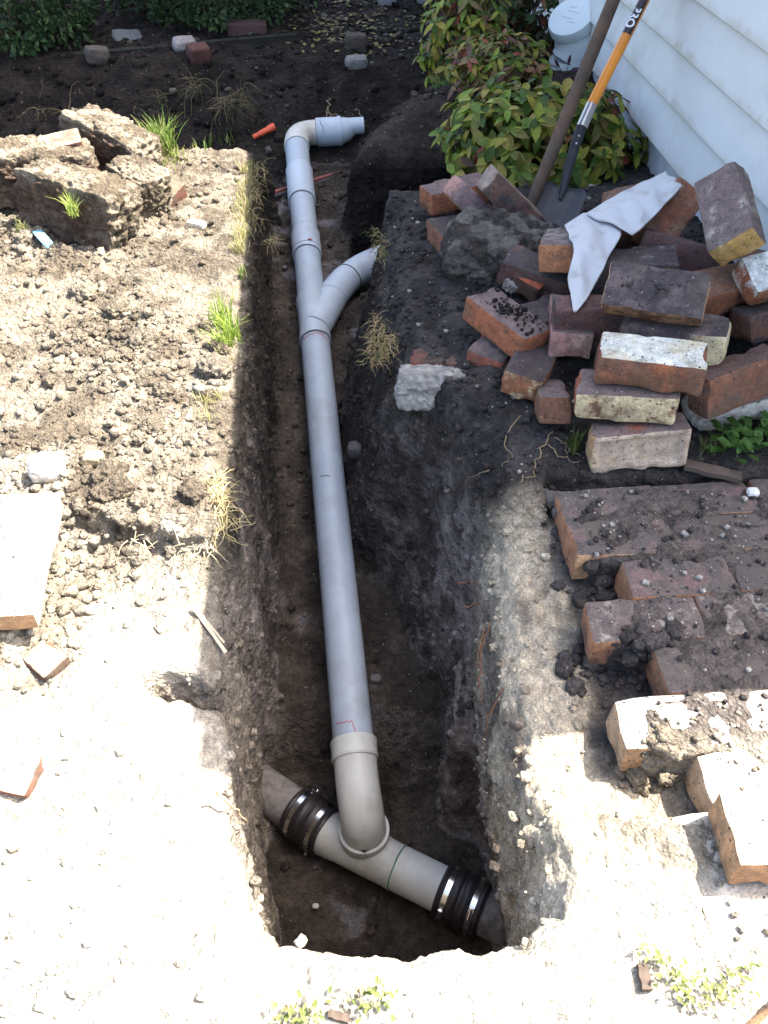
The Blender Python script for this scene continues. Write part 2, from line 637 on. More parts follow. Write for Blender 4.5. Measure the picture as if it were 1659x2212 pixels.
def build_terrain():
    nx, ny = len(gx), len(gy)
    top = np.stack([GX, GY, GZ], -1).reshape(-1, 3)
    bot = np.array([[X0, Y0, -1.4], [X1, Y0, -1.4], [X1, Y1, -1.4], [X0, Y1, -1.4]])
    V = np.concatenate([top, bot])
    idx = np.arange(nx * ny).reshape(ny, nx)
    q = np.stack([idx[:-1, :-1], idx[:-1, 1:], idx[1:, 1:], idx[1:, :-1]], -1).reshape(-1, 4)
    nb = nx * ny
    big = [tuple([nb, nb + 3, nb + 2, nb + 1]),
           tuple([nb, nb + 1] + list(idx[0, ::-1])), tuple([nb + 1, nb + 2] + list(idx[::-1, -1])),
           tuple([nb + 2, nb + 3] + list(idx[-1, :])), tuple([nb + 3, nb] + list(idx[:, 0]))]
    me = bpy.data.meshes.new('t')
    me.from_pydata(V.tolist(), [], q.tolist() + big)
    o = bpy.data.objects.new('t', me)
    C.objects.link(o)
    md = o.modifiers.new('r', 'REMESH')
    md.mode = 'VOXEL'
    md.voxel_size = 0.008
    dg = bpy.context.evaluated_depsgraph_get()
    ev = o.evaluated_get(dg)
    m2 = ev.to_mesh()
    n = len(m2.vertices)
    v = np.empty(n * 3, np.float32)
    m2.vertices.foreach_get('co', v)
    v = v.reshape(-1, 3).astype(np.float64)
    nr = np.empty(n * 3, np.float32)
    m2.vertex_normals.foreach_get('vector', nr)
    nr = nr.reshape(-1, 3).astype(np.float64)
    nl = len(m2.loops)
    li = np.empty(nl, np.int32)
    m2.loops.foreach_get('vertex_index', li)
    quads = li.reshape(-1, 4)
    ev.to_mesh_clear()
    bpy.data.objects.remove(o)
    bpy.data.meshes.remove(me)
    m = 0.03
    ok = (v[:, 2] > -1.15) & (v[:, 0] > X0 + m) & (v[:, 0] < X1 - m) & (v[:, 1] > Y0 + m) & (v[:, 1] < Y1 - m)
    keep = ok[quads].all(1)
    quads = quads[keep]
    used = np.zeros(n, bool)
    used[quads.ravel()] = True
    remap = np.cumsum(used) - 1
    quads = remap[quads]
    return v[used], nr[used], quads


TV, TN, TQ = build_terrain()
# the pit is undercut where the old sewer was laid bare
_m = sstep(0.42, 0.5, TV[:, 1]) * sstep(1.08, 0.95, TV[:, 1]) * sstep(-0.38, -0.72, TV[:, 2])
TV[:, 0] += 0.065 * _m * sstep(0.10, 0.20, TV[:, 0])
_m2 = sstep(0.70, 0.85, TV[:, 1]) * sstep(1.35, 1.15, TV[:, 1]) * sstep(-0.40, -0.72, TV[:, 2])
TV[:, 0] -= 0.018 * _m2 * sstep(-0.18, -0.27, TV[:, 0])


def dist_masks(v):
    L = np.interp(v[:, 1], LY, LX)
    R = np.interp(v[:, 1], RY, RX)
    return L, R


def displace(v, n):
    L, R = dist_masks(v)
    x, y, z = v.T
    left = (x < L) & (y < 3.55)
    deep = sstep(-0.10, -0.2, z)
    pav = (x > 0.37) & (y < 1.40)
    amp = np.full(len(v), 0.016)
    amp = np.where(left & (z > -0.2), 0.018 + 0.018 * sstep(0.04, 0.35, L - x), amp)
    amp = np.where(pav, 0.010, amp)
    sandy = left & (y < 1.2)
    amp = np.where(sandy & (z > -0.12), 0.013, amp)
    d = (fbm(v, 11, 3, 40) - 0.5) * 1.1 + (billow(v, 26, 3, 50)) * 0.42 - 0.1 + billow(v, 55, 2, 55) * 0.22
    crack = np.clip(0.10 - np.abs(fbm(v, 9, 2, 60) - 0.5), 0, 0.1) * 10
    d = d - 0.35 * crack * crack
    # trowel and spade marks: long vertical facets on the cut faces
    st = v * np.array([1.0, 1.0, 0.40])
    wall = sstep(0.75, 0.4, np.abs(n[:, 2]))
    d = d + wall * (1.0 * (fbm(st, 22, 3, 70) - 0.5) + 0.35 * billow(v, 48, 2, 77))
    return v + n * (d * amp)[:, None]


TV2 = displace(TV, TN)


def soil_col(v, nz):
    L, R = dist_masks(v)
    x, y, z = v.T
    n1 = fbm(v, 5, 4, 80)
    n2 = fbm(v, 14, 4, 90)
    n3 = fbm(v, 40, 3, 95)
    mixn = lambda a, b, t: np.array(a)[None] * (1 - t[:, None]) + np.array(b)[None] * t[:, None]
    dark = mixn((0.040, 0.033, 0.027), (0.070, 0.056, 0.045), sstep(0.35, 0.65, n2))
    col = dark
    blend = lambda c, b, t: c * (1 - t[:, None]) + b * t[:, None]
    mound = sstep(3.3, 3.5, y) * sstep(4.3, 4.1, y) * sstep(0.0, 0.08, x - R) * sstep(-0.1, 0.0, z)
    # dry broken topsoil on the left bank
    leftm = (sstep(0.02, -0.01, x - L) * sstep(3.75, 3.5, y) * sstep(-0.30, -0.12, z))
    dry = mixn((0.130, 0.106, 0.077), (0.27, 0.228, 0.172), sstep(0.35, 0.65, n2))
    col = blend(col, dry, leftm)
    # pale sand towards the near end
    sm = sstep(1.30, 0.92, y + 0.9 * (n1 - 0.5) + 0.35 * (n2 - 0.5) + 0.30 * sstep(-0.55, -0.7, x))
    sm = np.maximum(sm, 0.35 * sstep(0.56, 0.64, n1) * sstep(2.4, 1.6, y) * leftm)
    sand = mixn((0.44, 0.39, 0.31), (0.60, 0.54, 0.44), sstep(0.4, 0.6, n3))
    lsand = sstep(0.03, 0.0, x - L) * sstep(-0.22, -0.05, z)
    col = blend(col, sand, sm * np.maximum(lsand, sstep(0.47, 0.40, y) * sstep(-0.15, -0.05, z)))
    dk = sstep(0.55, 0.62, n1) * sstep(0.42, 0.30, y) * sstep(-0.1, -0.03, z)
    col = blend(col, mixn((0.2, 0.165, 0.12), (0.3, 0.25, 0.19), n3), 0.8 * dk)
    # cut faces: brown, then grey and mauve clay low down near the camera
    wall = sstep(-0.06, -0.18, z)
    clay = mixn((0.125, 0.103, 0.088), (0.31, 0.265, 0.24), sstep(0.42, 0.62, n2))
    wc = wall * sstep(2.2, 1.1, y + 0.7 * (n1 - 0.5)) * sstep(0.40, 0.56, n1 + 0.35 * sstep(0.9, 0.4, np.abs(nz)) - 0.05)
    floor = sstep(0.06, 0.02, z - np.interp(y, ZFY, ZFZ)) * sstep(0.6, 0.9, nz)
    col = blend(col, clay, wc * (1 - 0.85 * floor))
    fl2_ = wall * floor
    lw = wall * (1 - fl2_) * sstep(0.13, 0.07, np.abs(x - L - 0.02)) * sstep(1.5, 0.9, y)
    col = blend(col, mixn((0.22, 0.185, 0.15), (0.42, 0.365, 0.29), n3), 0.95 * lw * sstep(0.32, 0.55, n2 + 0.1))
    fl2 = wall * floor
    col = blend(col, mixn((0.060, 0.048, 0.038), (0.105, 0.085, 0.066), sstep(0.35, 0.65, n2)), fl2)
    cr = fl2 * sstep(0.60, 0.66, n1) * sstep(0.5, 0.58, n2)
    col = blend(col, mixn((0.16, 0.145, 0.15), (0.26, 0.24, 0.25), n3), 0.75 * cr)
    # bedding sand beside the paving
    rs = sstep(-0.055, 0.0, x - R) * sstep(1.42, 1.30, y) * sstep(0.56, 0.44, x) * sstep(-0.62, -0.30, z + 0.35 * (n1 - 0.5))
    cream = mixn((0.43, 0.36, 0.255), (0.58, 0.505, 0.385), n3)
    grey = mixn((0.10, 0.082, 0.066), (0.28, 0.24, 0.19), n3)
    streak = sstep(0.38, 0.56, fbm(v * np.array([2.2, 0.7, 1.0]), 9, 4, 120) + 0.25 * sstep(0.13, 0.0, np.abs(x - 0.30)) - 0.06)
    rsand = blend(grey, cream, streak)
    dkr = sstep(0.44, 0.6, n2) * sstep(0.33, 0.40, x)
    rsand = blend(rsand, mixn((0.05, 0.043, 0.04), (0.09, 0.08, 0.07), n3), 0.9 * dkr * sstep(0.50, 0.62, y))
    col = blend(col, rsand, rs)
    pit = sstep(0.38, 0.41, x) * sstep(1.40, 1.36, y) * sstep(0.70, 0.84, y)
    pit2 = sstep(0.42, 0.46, x) * sstep(0.80, 0.70, y)
    col = blend(col, mixn((0.24, 0.2, 0.15), (0.42, 0.37, 0.29), n2), pit2)
    col = blend(col, mixn((0.05, 0.043, 0.04), (0.10, 0.088, 0.08), n2), pit)
    col = blend(col, mixn((0.085, 0.070, 0.061), (0.135, 0.112, 0.098), sstep(0.4, 0.6, n2)), pit * sstep(-0.035, -0.02, z))
    near = (x > L) & (y < 0.52) & (z > -0.2)
    col = blend(col, sand, near * 0.9)
    # damp black earth round the heap and the garden beyond
    gd = sstep(1.36, 1.5, y) * (x > R - 0.02) * sstep(-0.2, -0.05, z) * sstep(3.4, 3.2, y)
    col = blend(col, mixn((0.038, 0.034, 0.032), (0.072, 0.064, 0.060), sstep(0.35, 0.65, n2)), gd)
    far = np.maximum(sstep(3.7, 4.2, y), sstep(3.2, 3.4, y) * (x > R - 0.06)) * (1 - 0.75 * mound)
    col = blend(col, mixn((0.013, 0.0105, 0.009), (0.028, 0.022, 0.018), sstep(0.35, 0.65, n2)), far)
    return col


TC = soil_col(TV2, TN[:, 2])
# the sheet carries on to the horizon round the detailed patch
ring_o, ri = 60.0, 0.035
xs = [-ring_o, X0 + ri, X1 - ri, ring_o]
ys = [-ring_o, Y0 + ri, Y1 - ri, ring_o]
rv, rq = [], []
for a in range(3):
    for b_ in range(3):
        if a == 1 and b_ == 1:
            continue
        k = len(rv)
        rv += [(xs[a], ys[b_], -0.03), (xs[a + 1], ys[b_], -0.03), (xs[a + 1], ys[b_ + 1], -0.03), (xs[a], ys[b_ + 1], -0.03)]
        rq.append((k, k + 1, k + 2, k + 3))
nT = len(TV2)
gv = np.concatenate([TV2, np.array(rv)])
gq = np.concatenate([TQ, np.array(rq) + nT])
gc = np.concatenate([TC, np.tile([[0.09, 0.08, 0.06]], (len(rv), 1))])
me = bpy.data.meshes.new('ground')
me.vertices.add(len(gv))
me.vertices.foreach_set('co', gv.astype(np.float32).ravel())
me.loops.add(len(gq) * 4)
me.loops.foreach_set('vertex_index', gq.astype(np.int32).ravel())
me.polygons.add(len(gq))
me.polygons.foreach_set('loop_start', np.arange(0, len(gq) * 4, 4, dtype=np.int32))
me.polygons.foreach_set('use_smooth', np.ones(len(gq), bool))
me.update(calc_edges=True)
put_col(me, gc)
me.materials.append(SOIL)
ground = bpy.data.objects.new('ground', me)
C.objects.link(ground)
tag(ground, kind='structure')

# height raster for resting things on the ground
HC = 0.012
hx = ((TV2[:, 0] - X0) / HC).astype(int)
hy = ((TV2[:, 1] - Y0) / HC).astype(int)
HM = np.full((int((Y1 - Y0) / HC) + 2, int((X1 - X0) / HC) + 2), -9.0)
np.maximum.at(HM, (hy, hx), TV2[:, 2])


def hgt(x, y):
    x = np.asarray(x, float)
    y = np.asarray(y, float)
    i = np.clip(((y - Y0) / HC).astype(int), 0, HM.shape[0] - 1)
    j = np.clip(((x - X0) / HC).astype(int), 0, HM.shape[1] - 1)
    h = HM[i, j]
    return np.where(h < -5, -0.03, h)


def on(u, v, z0=0.0):
    """ground point met by the line of sight"""
    p = P(u, v, z0)
    for _ in range(25):
        z = float(hgt(p.x, p.y))
        p = P(u, v, 0.5 * z + 0.5 * p.z)
    return p


# ------------------------------------------------------------------ paving
ROT = rad(4.0)


def rough_box(dims, seed, nx=10, ny=6, nz=5, rnd_=0.006, amp=0.0025, chip=0.006, frog=False):
    """brick shape: worn arrises, slightly uneven faces, chipped corners"""
    hx_, hy_, hz_ = dims[0] / 2, dims[1] / 2, dims[2] / 2
    key = {}
    V, Fc, FN = [], [], []

    def vid(p):
        k = tuple(round(c, 5) for c in p)
        if k not in key:
            key[k] = len(V)
            V.append(p)
        return key[k]
    def lin(h, n):
        e = min(rnd_ * 1.1, h * 0.4)
        inner = [(-h + e) + (2 * h - 2 * e) * i / (n - 2) for i in range(n - 1)]
        return [-h] + inner + [h]
    ax = [lin(hx_, nx), lin(hy_, ny), lin(hz_, nz)]
    hh = [hx_, hy_, hz_]
    for a in range(3):
        b_, c_ = (a + 1) % 3, (a + 2) % 3
        for s in (-1, 1):
            for i in range(len(ax[b_]) - 1):
                for j in range(len(ax[c_]) - 1):
                    q = []
                    for (ii, jj) in ((i, j), (i + 1, j), (i + 1, j + 1), (i, j + 1)):
                        p = [0, 0, 0]
                        p[a] = s * hh[a]
                        p[b_] = ax[b_][ii]
                        p[c_] = ax[c_][jj]
                        q.append(vid(tuple(p)))
                    Fc.append(tuple(q) if s > 0 else tuple(q[::-1]))
                    FN.append((a, s))
    V = np.array(V)
    H_ = np.array(hh)
    # round the arrises
    inner = np.clip(V, -(H_ - rnd_), H_ - rnd_)
    d = V - inner
    ln_ = np.linalg.norm(d, axis=1, keepdims=True)
    V2 = np.where(ln_ > 1e-9, inner + d / np.maximum(ln_, 1e-9) * np.minimum(ln_, rnd_), V)
    off = seed * 3.17
    q = V2 + off
    disp = np.stack([fbm(q, 22, 3, s) - 0.5 for s in (1, 2, 3)], 1) * amp * 2
    edge = (np.abs(V) > H_ - rnd_ * 1.2).sum(1)
    ch = np.minimum(np.clip(fbm(q, 18, 3, 7) - 0.52, 0, 1) * chip * 8, 0.009)
    V2 = V2 + disp - V2 / np.maximum(np.linalg.norm(V2, axis=1, keepdims=True), 1e-6) * (ch * (edge >= 2))[:, None]
    if frog:
        m_ = (np.abs(V[:, 0]) < hx_ * 0.86) & (np.abs(V[:, 1]) < hy_ * 0.68) & (V[:, 2] > hz_ * 0.99)
        V2[m_, 2] -= 0.013
    return V2, Fc, FN


def brick_mesh(name, dims, seed, face_cols, R=None, res=(10, 6, 5), frog=False, rnd_=0.006, chip=0.006, amp=0.0025):
    """face_cols: dict with keys up, front, left, other -> (col, col2, amount)"""
    V, Fc, FN = rough_box(dims, seed, *res, rnd_=rnd_, frog=frog, chip=chip, amp=amp)
    me = bpy.data.meshes.new(name)
    # split per face so that faces keep their own colour
    vv, ff, cc, c2 = [], [], [], []
    R = R or Matrix.Identity(3)
    mp = {}
    for f, (a, s) in zip(Fc, FN):
        n = [0, 0, 0]
        n[a] = s
        w = R @ Vector(n)
        if w.z > 0.55:
            k = 'up'
        elif -w.y >= abs(w.x) * 0.9 and w.y < 0:
            k = 'front'
        elif w.x < 0:
            k = 'left'
        else:
            k = 'other'
        if k not in face_cols:
            k = 'other' if 'other' in face_cols else 'up'
        spec = face_cols[k]
        if callable(spec):
            spec = None
        q = []
        for i in f:
            kk = (i, a, s)
            if kk not in mp:
                mp[kk] = len(vv)
                vv.append(V[i])
                sc = face_cols[k]
                sc = sc(V[i] / (np.array(dims) / 2)) if callable(sc) else sc
                cc.append((*sc[0], 1))
                c2.append((*sc[1], sc[2]))
            q.append(mp[kk])
        ff.append(tuple(q))
    me.from_pydata([tuple(map(float, p)) for p in vv], [], ff)
    me.polygons.foreach_set('use_smooth', [True] * len(ff))
    put_col(me, np.array(cc, np.float32), 'col')
    put_col(me, np.array(c2, np.float32), 'col2')
    me.materials.append(BRICK)
    return me


ORANGE = (0.30, 0.110, 0.056)
RED = (0.25, 0.078, 0.048)
BROWN = (0.155, 0.078, 0.05)
TANB = (0.40, 0.24, 0.13)
MAUVE = (0.145, 0.106, 0.098)
DARK = (0.065, 0.052, 0.052)
CREAMB = (0.56, 0.47, 0.29)
WHITE = (0.66, 0.67, 0.62)
PINK = (0.34, 0.19, 0.16)
YELLOW = (0.50, 0.31, 0.11)
GREY = (0.24, 0.22, 0.20)
SOILB = (0.06, 0.045, 0.035)

paving = thing('brick_paving', None, None, (0.38, 0.25, 0))
del paving['_w']
paving['_w'] = [0.38, 0.25, 0]
paving['kind'] = 'structure'
PT = 0.076
pav_meshes = []
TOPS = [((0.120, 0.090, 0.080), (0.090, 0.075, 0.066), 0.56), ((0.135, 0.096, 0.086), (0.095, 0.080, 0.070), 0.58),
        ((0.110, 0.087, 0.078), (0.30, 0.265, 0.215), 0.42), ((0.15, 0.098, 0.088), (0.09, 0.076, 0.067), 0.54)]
for k in range(8):
    top = TOPS[k % 4]
    pav_meshes.append(brick_mesh('paver', (0.221, 0.103, PT), 100 + k,
                                 {'up': top, 'front': (TANB if k % 3 == 0 else (0.33, 0.16, 0.08), BROWN, 0.42),
                                  'left': ((0.30, 0.145, 0.08), BROWN, 0.42), 'other': (BROWN, ORANGE, 0.4)},
                                 res=(8, 5, 3), rnd_=0.005, chip=0.006))
SUNTOP = [brick_mesh('paver', (0.221, 0.103, PT), 140 + k,  # paler paver copies for the sunny rows, sunlight put into their colour
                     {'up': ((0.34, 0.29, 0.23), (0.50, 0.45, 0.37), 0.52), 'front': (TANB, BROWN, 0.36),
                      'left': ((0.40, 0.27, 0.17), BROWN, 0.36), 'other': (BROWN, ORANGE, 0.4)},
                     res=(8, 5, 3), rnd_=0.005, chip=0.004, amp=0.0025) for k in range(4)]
# rows run square to the house; every second row is cut back by half a brick
cr_, sr_ = math.cos(ROT), math.sin(ROT)
npav = 0
for yr, xl in PAV_ROWS:
    for k in range(5):
        if npav > 200:
            break
        s_ = 0.1105 + k * 0.2235
        dxr = s_
        x = xl + dxr * cr_
        y = yr + dxr * sr_
        if x > 1.22 or (y > 1.33 and x > 0.62):
            pass
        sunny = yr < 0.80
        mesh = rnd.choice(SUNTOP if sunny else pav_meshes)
        o = bpy.data.objects.new('brick', mesh)
        C.objects.link(o)
        o.parent = paving
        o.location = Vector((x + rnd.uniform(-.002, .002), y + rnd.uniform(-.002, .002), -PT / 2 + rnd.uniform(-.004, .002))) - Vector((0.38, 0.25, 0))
        o.rotation_euler = (rad(rnd.uniform(-1.2, 1.2)), rad(rnd.uniform(-1, 1)), ROT + rad(rnd.uniform(-.8, .8)))
        npav += 1

# ------------------------------------------------------------------ brick heap
def F(up, front=None, left=None, other=None):
    d = {'up': up, 'front': front or up}
    d['left'] = left or d['front']
    d['other'] = other or d['front']
    return d


def white_top(p):
    return (WHITE, (0.55, 0.50, 0.36), 0.42)


heap = [
    # name-key, location, euler deg, scale, colours, label, dims, frog
    ('b1', (0.321, 1.906, 0.1), (-4, 6, -53), 0.98, F((MAUVE, DARK, 0.40), (ORANGE, BROWN, 0.42), (ORANGE, BROWN, 0.46), (BROWN, TANB, 0.3)),
     'orange sided brick with crumb sprinkled mauve top lying across the small red brick'),
    ('b2', (0.318, 1.925, 0.022), (5, -5, 58), 0.96, F((MAUVE, DARK, 0.5), (RED, TANB, 0.34), (RED, BROWN, 0.4)),
     'small red brick end poking out under the crumb sprinkled brick'),
    ('b3', (0.581, 1.47, 0.049), (85, -6, 2), 0.96, F((MAUVE, RED, 0.40), ((0.40, 0.31, 0.235), (0.46, 0.34, 0.17), 0.36), (TANB, CREAMB, 0.4)),
     'cream brick standing on edge at the foot of the heap showing its frog'),
    ('b4', (0.544, 1.52, 0.148), (2, -4, -11), 0.97, F((MAUVE, RED, 0.36), (CREAMB, BROWN, 0.44), (RED, BROWN, 0.4)),
     'brick with a yellowish limewashed side resting on the cream frogged brick'),
    ('b5', (0.585, 1.527, 0.229), (1, -3, -17), 1.00, F(((0.54, 0.53, 0.46), (0.50, 0.44, 0.30), 0.42), (ORANGE, BROWN, 0.54), (RED, BROWN, 0.4)),
     'white painted brick with orange side on top of the near stack'),
    ('b6', (0.633, 1.733, 0.28), (43, -3, -23), 1.00, F((DARK, (0.125, 0.095, 0.09), 0.44), (TANB, BROWN, 0.50), (TANB, CREAMB, 0.4), (TANB, PINK, 0.4)),
     'dark sooty brick tilted towards the camera below the towel'),
    ('b7', (0.689, 1.695, 0.191), (-3, -8, -24), 1.05, F((DARK, MAUVE, 0.42), lambda p: ((CREAMB, BROWN, 0.38) if p[0] > 0.45 else (DARK, MAUVE, 0.4)), (DARK, BROWN, 0.4)),
     'dark brick with a cream patched end wedged behind the white painted brick'),
    ('b10', (0.411, 1.649, 0.038), (-23, -3, -4), 0.89, F((MAUVE, DARK, 0.40), (BROWN, (0.24, 0.12, 0.07), 0.40), (BROWN, ORANGE, 0.4)),
     'brown half hidden brick standing beside the limewashed brick'),
    ('b11', (0.375, 1.775, 0.045), (-2, 8, -22), 0.95, F((DARK, SOILB, 0.4), ((0.26, 0.115, 0.06), CREAMB, 0.38), (BROWN, ORANGE, 0.4)),
     'brown brick end with a cream smear under the crumb sprinkled brick'),
    ('b12', (0.487, 1.895, 0.10), (0, 4, 82), 0.98, F((MAUVE, PINK, 0.40), (PINK, (0.42, 0.27, 0.22), 0.46), (PINK, BROWN, 0.4), (DARK, MAUVE, 0.4)),
     'rough pinkish brick end facing out from the middle of the heap'),
    ('b13', (0.53, 1.833, 0.158), (94, -3, -2), 0.92, F(((0.11, 0.06, 0.055), DARK, 0.4), ((0.12, 0.062, 0.055), DARK, 0.44)),
     'dark red brick on edge behind the pinkish brick end'),
    ('b16', (0.492, 2.15, 0.185), (-12, -6, -14), 1.0, F((MAUVE, GREY, 0.45), ((0.34, 0.15, 0.075), BROWN, 0.34)),
     'orange brick end just left of the hanging towel'),
    ('b16b', (0.695, 2.315, 0.199), (17, -14, -7), 0.96, F((BROWN, MAUVE, 0.4), ((0.17, 0.085, 0.055), BROWN, 0.4)),
     'brown brick beneath the corner of the towel'),
    ('b17', (0.804, 2.245, 0.232), (26, -20, 52), 0.95, F(((0.2, 0.088, 0.055), (0.24, 0.17, 0.11), 0.42), ((0.23, 0.09, 0.05), BROWN, 0.42)),
     'tilted orange brown brick under the right end of the towel'),
    ('b18', (0.855, 1.985, 0.364), (46, 19, -91), 1.04, F(((0.17, 0.12, 0.115), (0.36, 0.33, 0.27), 0.40), (YELLOW, (0.56, 0.40, 0.19), 0.4), (YELLOW, TANB, 0.4), (PINK, GREY, 0.4)),
     'large mauve brick with a yellow end leaning against the white wall'),
    ('b24', (0.245, 2.785, 0.075), (-3, -3, 22), 1.0, F((MAUVE, (0.22, 0.13, 0.13), 0.42), ((0.26, 0.10, 0.055), BROWN, 0.42), (ORANGE, BROWN, 0.46)),
     'mauve topped brick lying at the far left of the heap beside the bush'),
    ('b25', (0.290, 2.62, 0.105), (-3, 43, 14), 0.9, F((MAUVE, PINK, 0.45), ((0.26, 0.18, 0.18), BROWN, 0.38), (TANB, GREY, 0.4)),
     'pale mauve brick leaning between two bricks near the shovel'),
    ('b26', (0.404, 2.586, 0.135), (-10, 42, 0), 1.01, F(((0.25, 0.20, 0.17), BROWN, 0.42), ((0.155, 0.08, 0.06), DARK, 0.42), (GREY, BROWN, 0.42)),
     'brown brick leaning steeply against the rusty bar'),
    ('b27', (0.221, 2.511, 0.04), (0, -3, -72), 0.98, F((DARK, SOILB, 0.5), ((0.21, 0.095, 0.06), BROWN, 0.42)),
     'dull brown brick half buried beside the earth covered mortar lump'),
    ('b8', (0.827, 1.605, 0.129), (77, -7, 23), 0.96, F(((0.12, 0.072, 0.058), BROWN, 0.4), ((0.22, 0.10, 0.06), BROWN, 0.44), (BROWN, DARK, 0.4)),
     'long orange brown brick on edge at the right of the heap'),
    ('b9', (0.852, 1.647, 0.029), (5, -17, 8), 0.93, F(((0.36, 0.30, 0.26), PINK, 0.4), ((0.50, 0.46, 0.40), PINK, 0.38)),
     'pale limewashed brick lying under the long orange brown brick'),
    ('b21', (0.995, 1.828, 0.17), (-16, -9, 13), 0.99, F((DARK, BROWN, 0.40), ((0.15, 0.075, 0.05), DARK, 0.42)),
     'dark brown brick behind the cream patched brick near the wall'),
    ('b19', (0.985, 1.87, 0.265), (28, -8, 14), 0.94, F((WHITE, ORANGE, 0.36), (ORANGE, TANB, 0.42), (ORANGE, WHITE, 0.44)),
     'orange brick with a white painted patch under the yellow ended brick'),
    ('b22', (0.66, 2.02, 0.20), (4, -4, -8), 0.95, F((DARK, GREY, 0.36), (DARK, BROWN, 0.4)),
     'dark flat brick in the hollow behind the sooty tilted brick'),
    ('b23', (0.80, 2.09, 0.19), (70, 5, -25), 0.95, F(((0.12, 0.075, 0.07), DARK, 0.4), ((0.12, 0.068, 0.062), DARK, 0.4)),
     'purple brown brick standing behind the mauve leaning brick'),
    ('b20', (0.85, 1.90, 0.20), (10, 6, 30), 0.95, F(((0.2, 0.10, 0.06), BROWN, 0.4), (ORANGE, BROWN, 0.42)),
     'small orange brick corner showing right of the sooty tilted brick'),
    ('b14', (0.42, 1.98, 0.06), (3, 5, 40), 1.0, F((DARK, GREY, 0.32), (DARK, BROWN, 0.4)),
     'dark brick deep in the gap below the hanging towel'),
    ('b15', (0.45, 2.17, 0.10), (8, 4, -30), 1.0, F((DARK, BROWN, 0.4), ((0.09, 0.05, 0.042), ORANGE, 0.34)),
     'dark chipped brick stuck to the mortar lump'),
    ('b28', (0.62, 2.10, 0.055), (0, 0, 12), 1.0, F((DARK, BROWN, 0.4), (BROWN, DARK, 0.4)), 'dark brick at the bottom of the heap behind the red one'),
    ('b29', (0.86, 2.12, 0.06), (0, 0, -20), 1.0, F((DARK, BROWN, 0.4), (BROWN, DARK, 0.4)), 'dark brick at the bottom of the heap close to the wall'),
    ('b30', (0.64, 1.72, 0.075), (90, 0, -10), 1.0, F((BROWN, DARK, 0.4), (BROWN, DARK, 0.4)), 'brown brick on edge hidden inside the near stack'),
    ('b31', (0.98, 2.03, 0.16), (90, 10, 60), 1.0, F((BROWN, DARK, 0.4), (BROWN, DARK, 0.4)), 'brown brick on edge against the wall under the leaning brick'),
]
SMALL = {'b10': (0.085, 0.23, 0.076), 'b11': (0.11, 0.2, 0.076), 'b16': (0.11, 0.2, 0.076), 'b16b': (0.11, 0.2, 0.076)}
for i, (key, loc, eu, sc, cols, lab) in enumerate(heap):
    R = Euler([rad(a) for a in eu]).to_matrix()
    dm = SMALL.get(key, (0.228, 0.109, 0.075))
    dm = tuple(d * sc for d in dm)
    mesh = brick_mesh('brick', dm, 7 + i * 1.37, cols, R, res=((30, 16, 6) if key == 'b3' else (14, 8, 6)), frog=(key == 'b3'), rnd_=0.007, chip=0.008, amp=0.003)
    o = bpy.data.objects.new('brick', mesh)
    C.objects.link(o)
    o.location = loc
    o.rotation_euler = [rad(a) for a in eu]
    tag(o, lab, 'brick', 'bricks in the heap by the wall')

def crumbs_on(loc, eu, dims, n, col, label):
    R = np.array(Euler([rad(a) for a in eu]).to_matrix())
    q = np.stack([npr.normal(0, 0.22, n).clip(-.45, .45) * dims[0], npr.normal(0, 0.2, n).clip(-.42, .42) * dims[1], np.full(n, dims[2] / 2 + 0.001)], 1)
    w = q @ R.T + np.array(loc)
    CRUMBS.append((w, 0.003 + 0.008 * npr.random(n) ** 3, np.array([col]) * npr.uniform(.7, 1.3, (n, 1)), label))


CRUMBS = []
crumbs_on((0.321, 1.906, 0.1), (-4, 6, -53), (0.223, 0.107, 0.074), 110, (0.035, 0.03, 0.028), 'dark crumbs on the orange sided brick')
crumbs_on((0.633, 1.733, 0.28), (43, -3, -23), (0.228, 0.109, 0.075), 30, (0.12, 0.11, 0.10), 'pale grit on the sooty tilted brick')
# loose brick on the paving, in the sun
o = bpy.data.objects.new('brick', brick_mesh('brick', (0.226, 0.113, 0.072), 55, F(((0.5, 0.44, 0.36), (0.56, 0.5, 0.42), 0.4), ((0.42, 0.22, 0.11), BROWN, 0.34), (TANB, BROWN, 0.36)), res=(14, 8, 6), chip=0.008))
C.objects.link(o)
o.location = (0.621, 0.548, 0.041)
o.rotation_euler = (rad(1), rad(-2), rad(-1))
tag(o, 'sunlit pale topped brick lying loose on the paving', 'brick')

# ------------------------------------------------------------------ drain pipe
drain = thing('drain_pipe', 'long grey plastic drain pipe with bends and a junction lying in the trench', 'drain pipe', (-0.2, 2.0, -0.6))
r_ = 0.0545
A = P(761, 1576, -0.70)
B = P(643, 336, -0.215)
ax = (B - A).normalized()
base_near = A - ax * (A.y - 1.035) / ax.y


def on_ax(y):
    return A + ax * ((y - A.y) / ax.y)


def yv(v):
    """station along the pipe seen at picture height v"""
    lo, hi = 0.9, 4.2
    for _ in range(40):
        m = (lo + hi) / 2
        q = on_ax(m)
        zc = q.y * cp - (q.z - CH) * sp
        vv = CY - FPX * (q.y * sp + (q.z - CH) * cp) / zc
        if vv > v:
            lo = m
        else:
            hi = m
    return (lo + hi) / 2


y_sock, y_wl, y_wu = yv(1600), yv(738), yv(650)
y_c1a, y_c1b, y_c2a, y_c2b, y_el = yv(553), yv(508), yv(436), yv(370), yv(318)


def seg_pipe(name, ya, yb, r, mat, seg=36):
    pts = [on_ax(ya + (yb - ya) * i / 6) for i in range(7)]
    return tube(name, pts, r, mat, drain, seg, True)


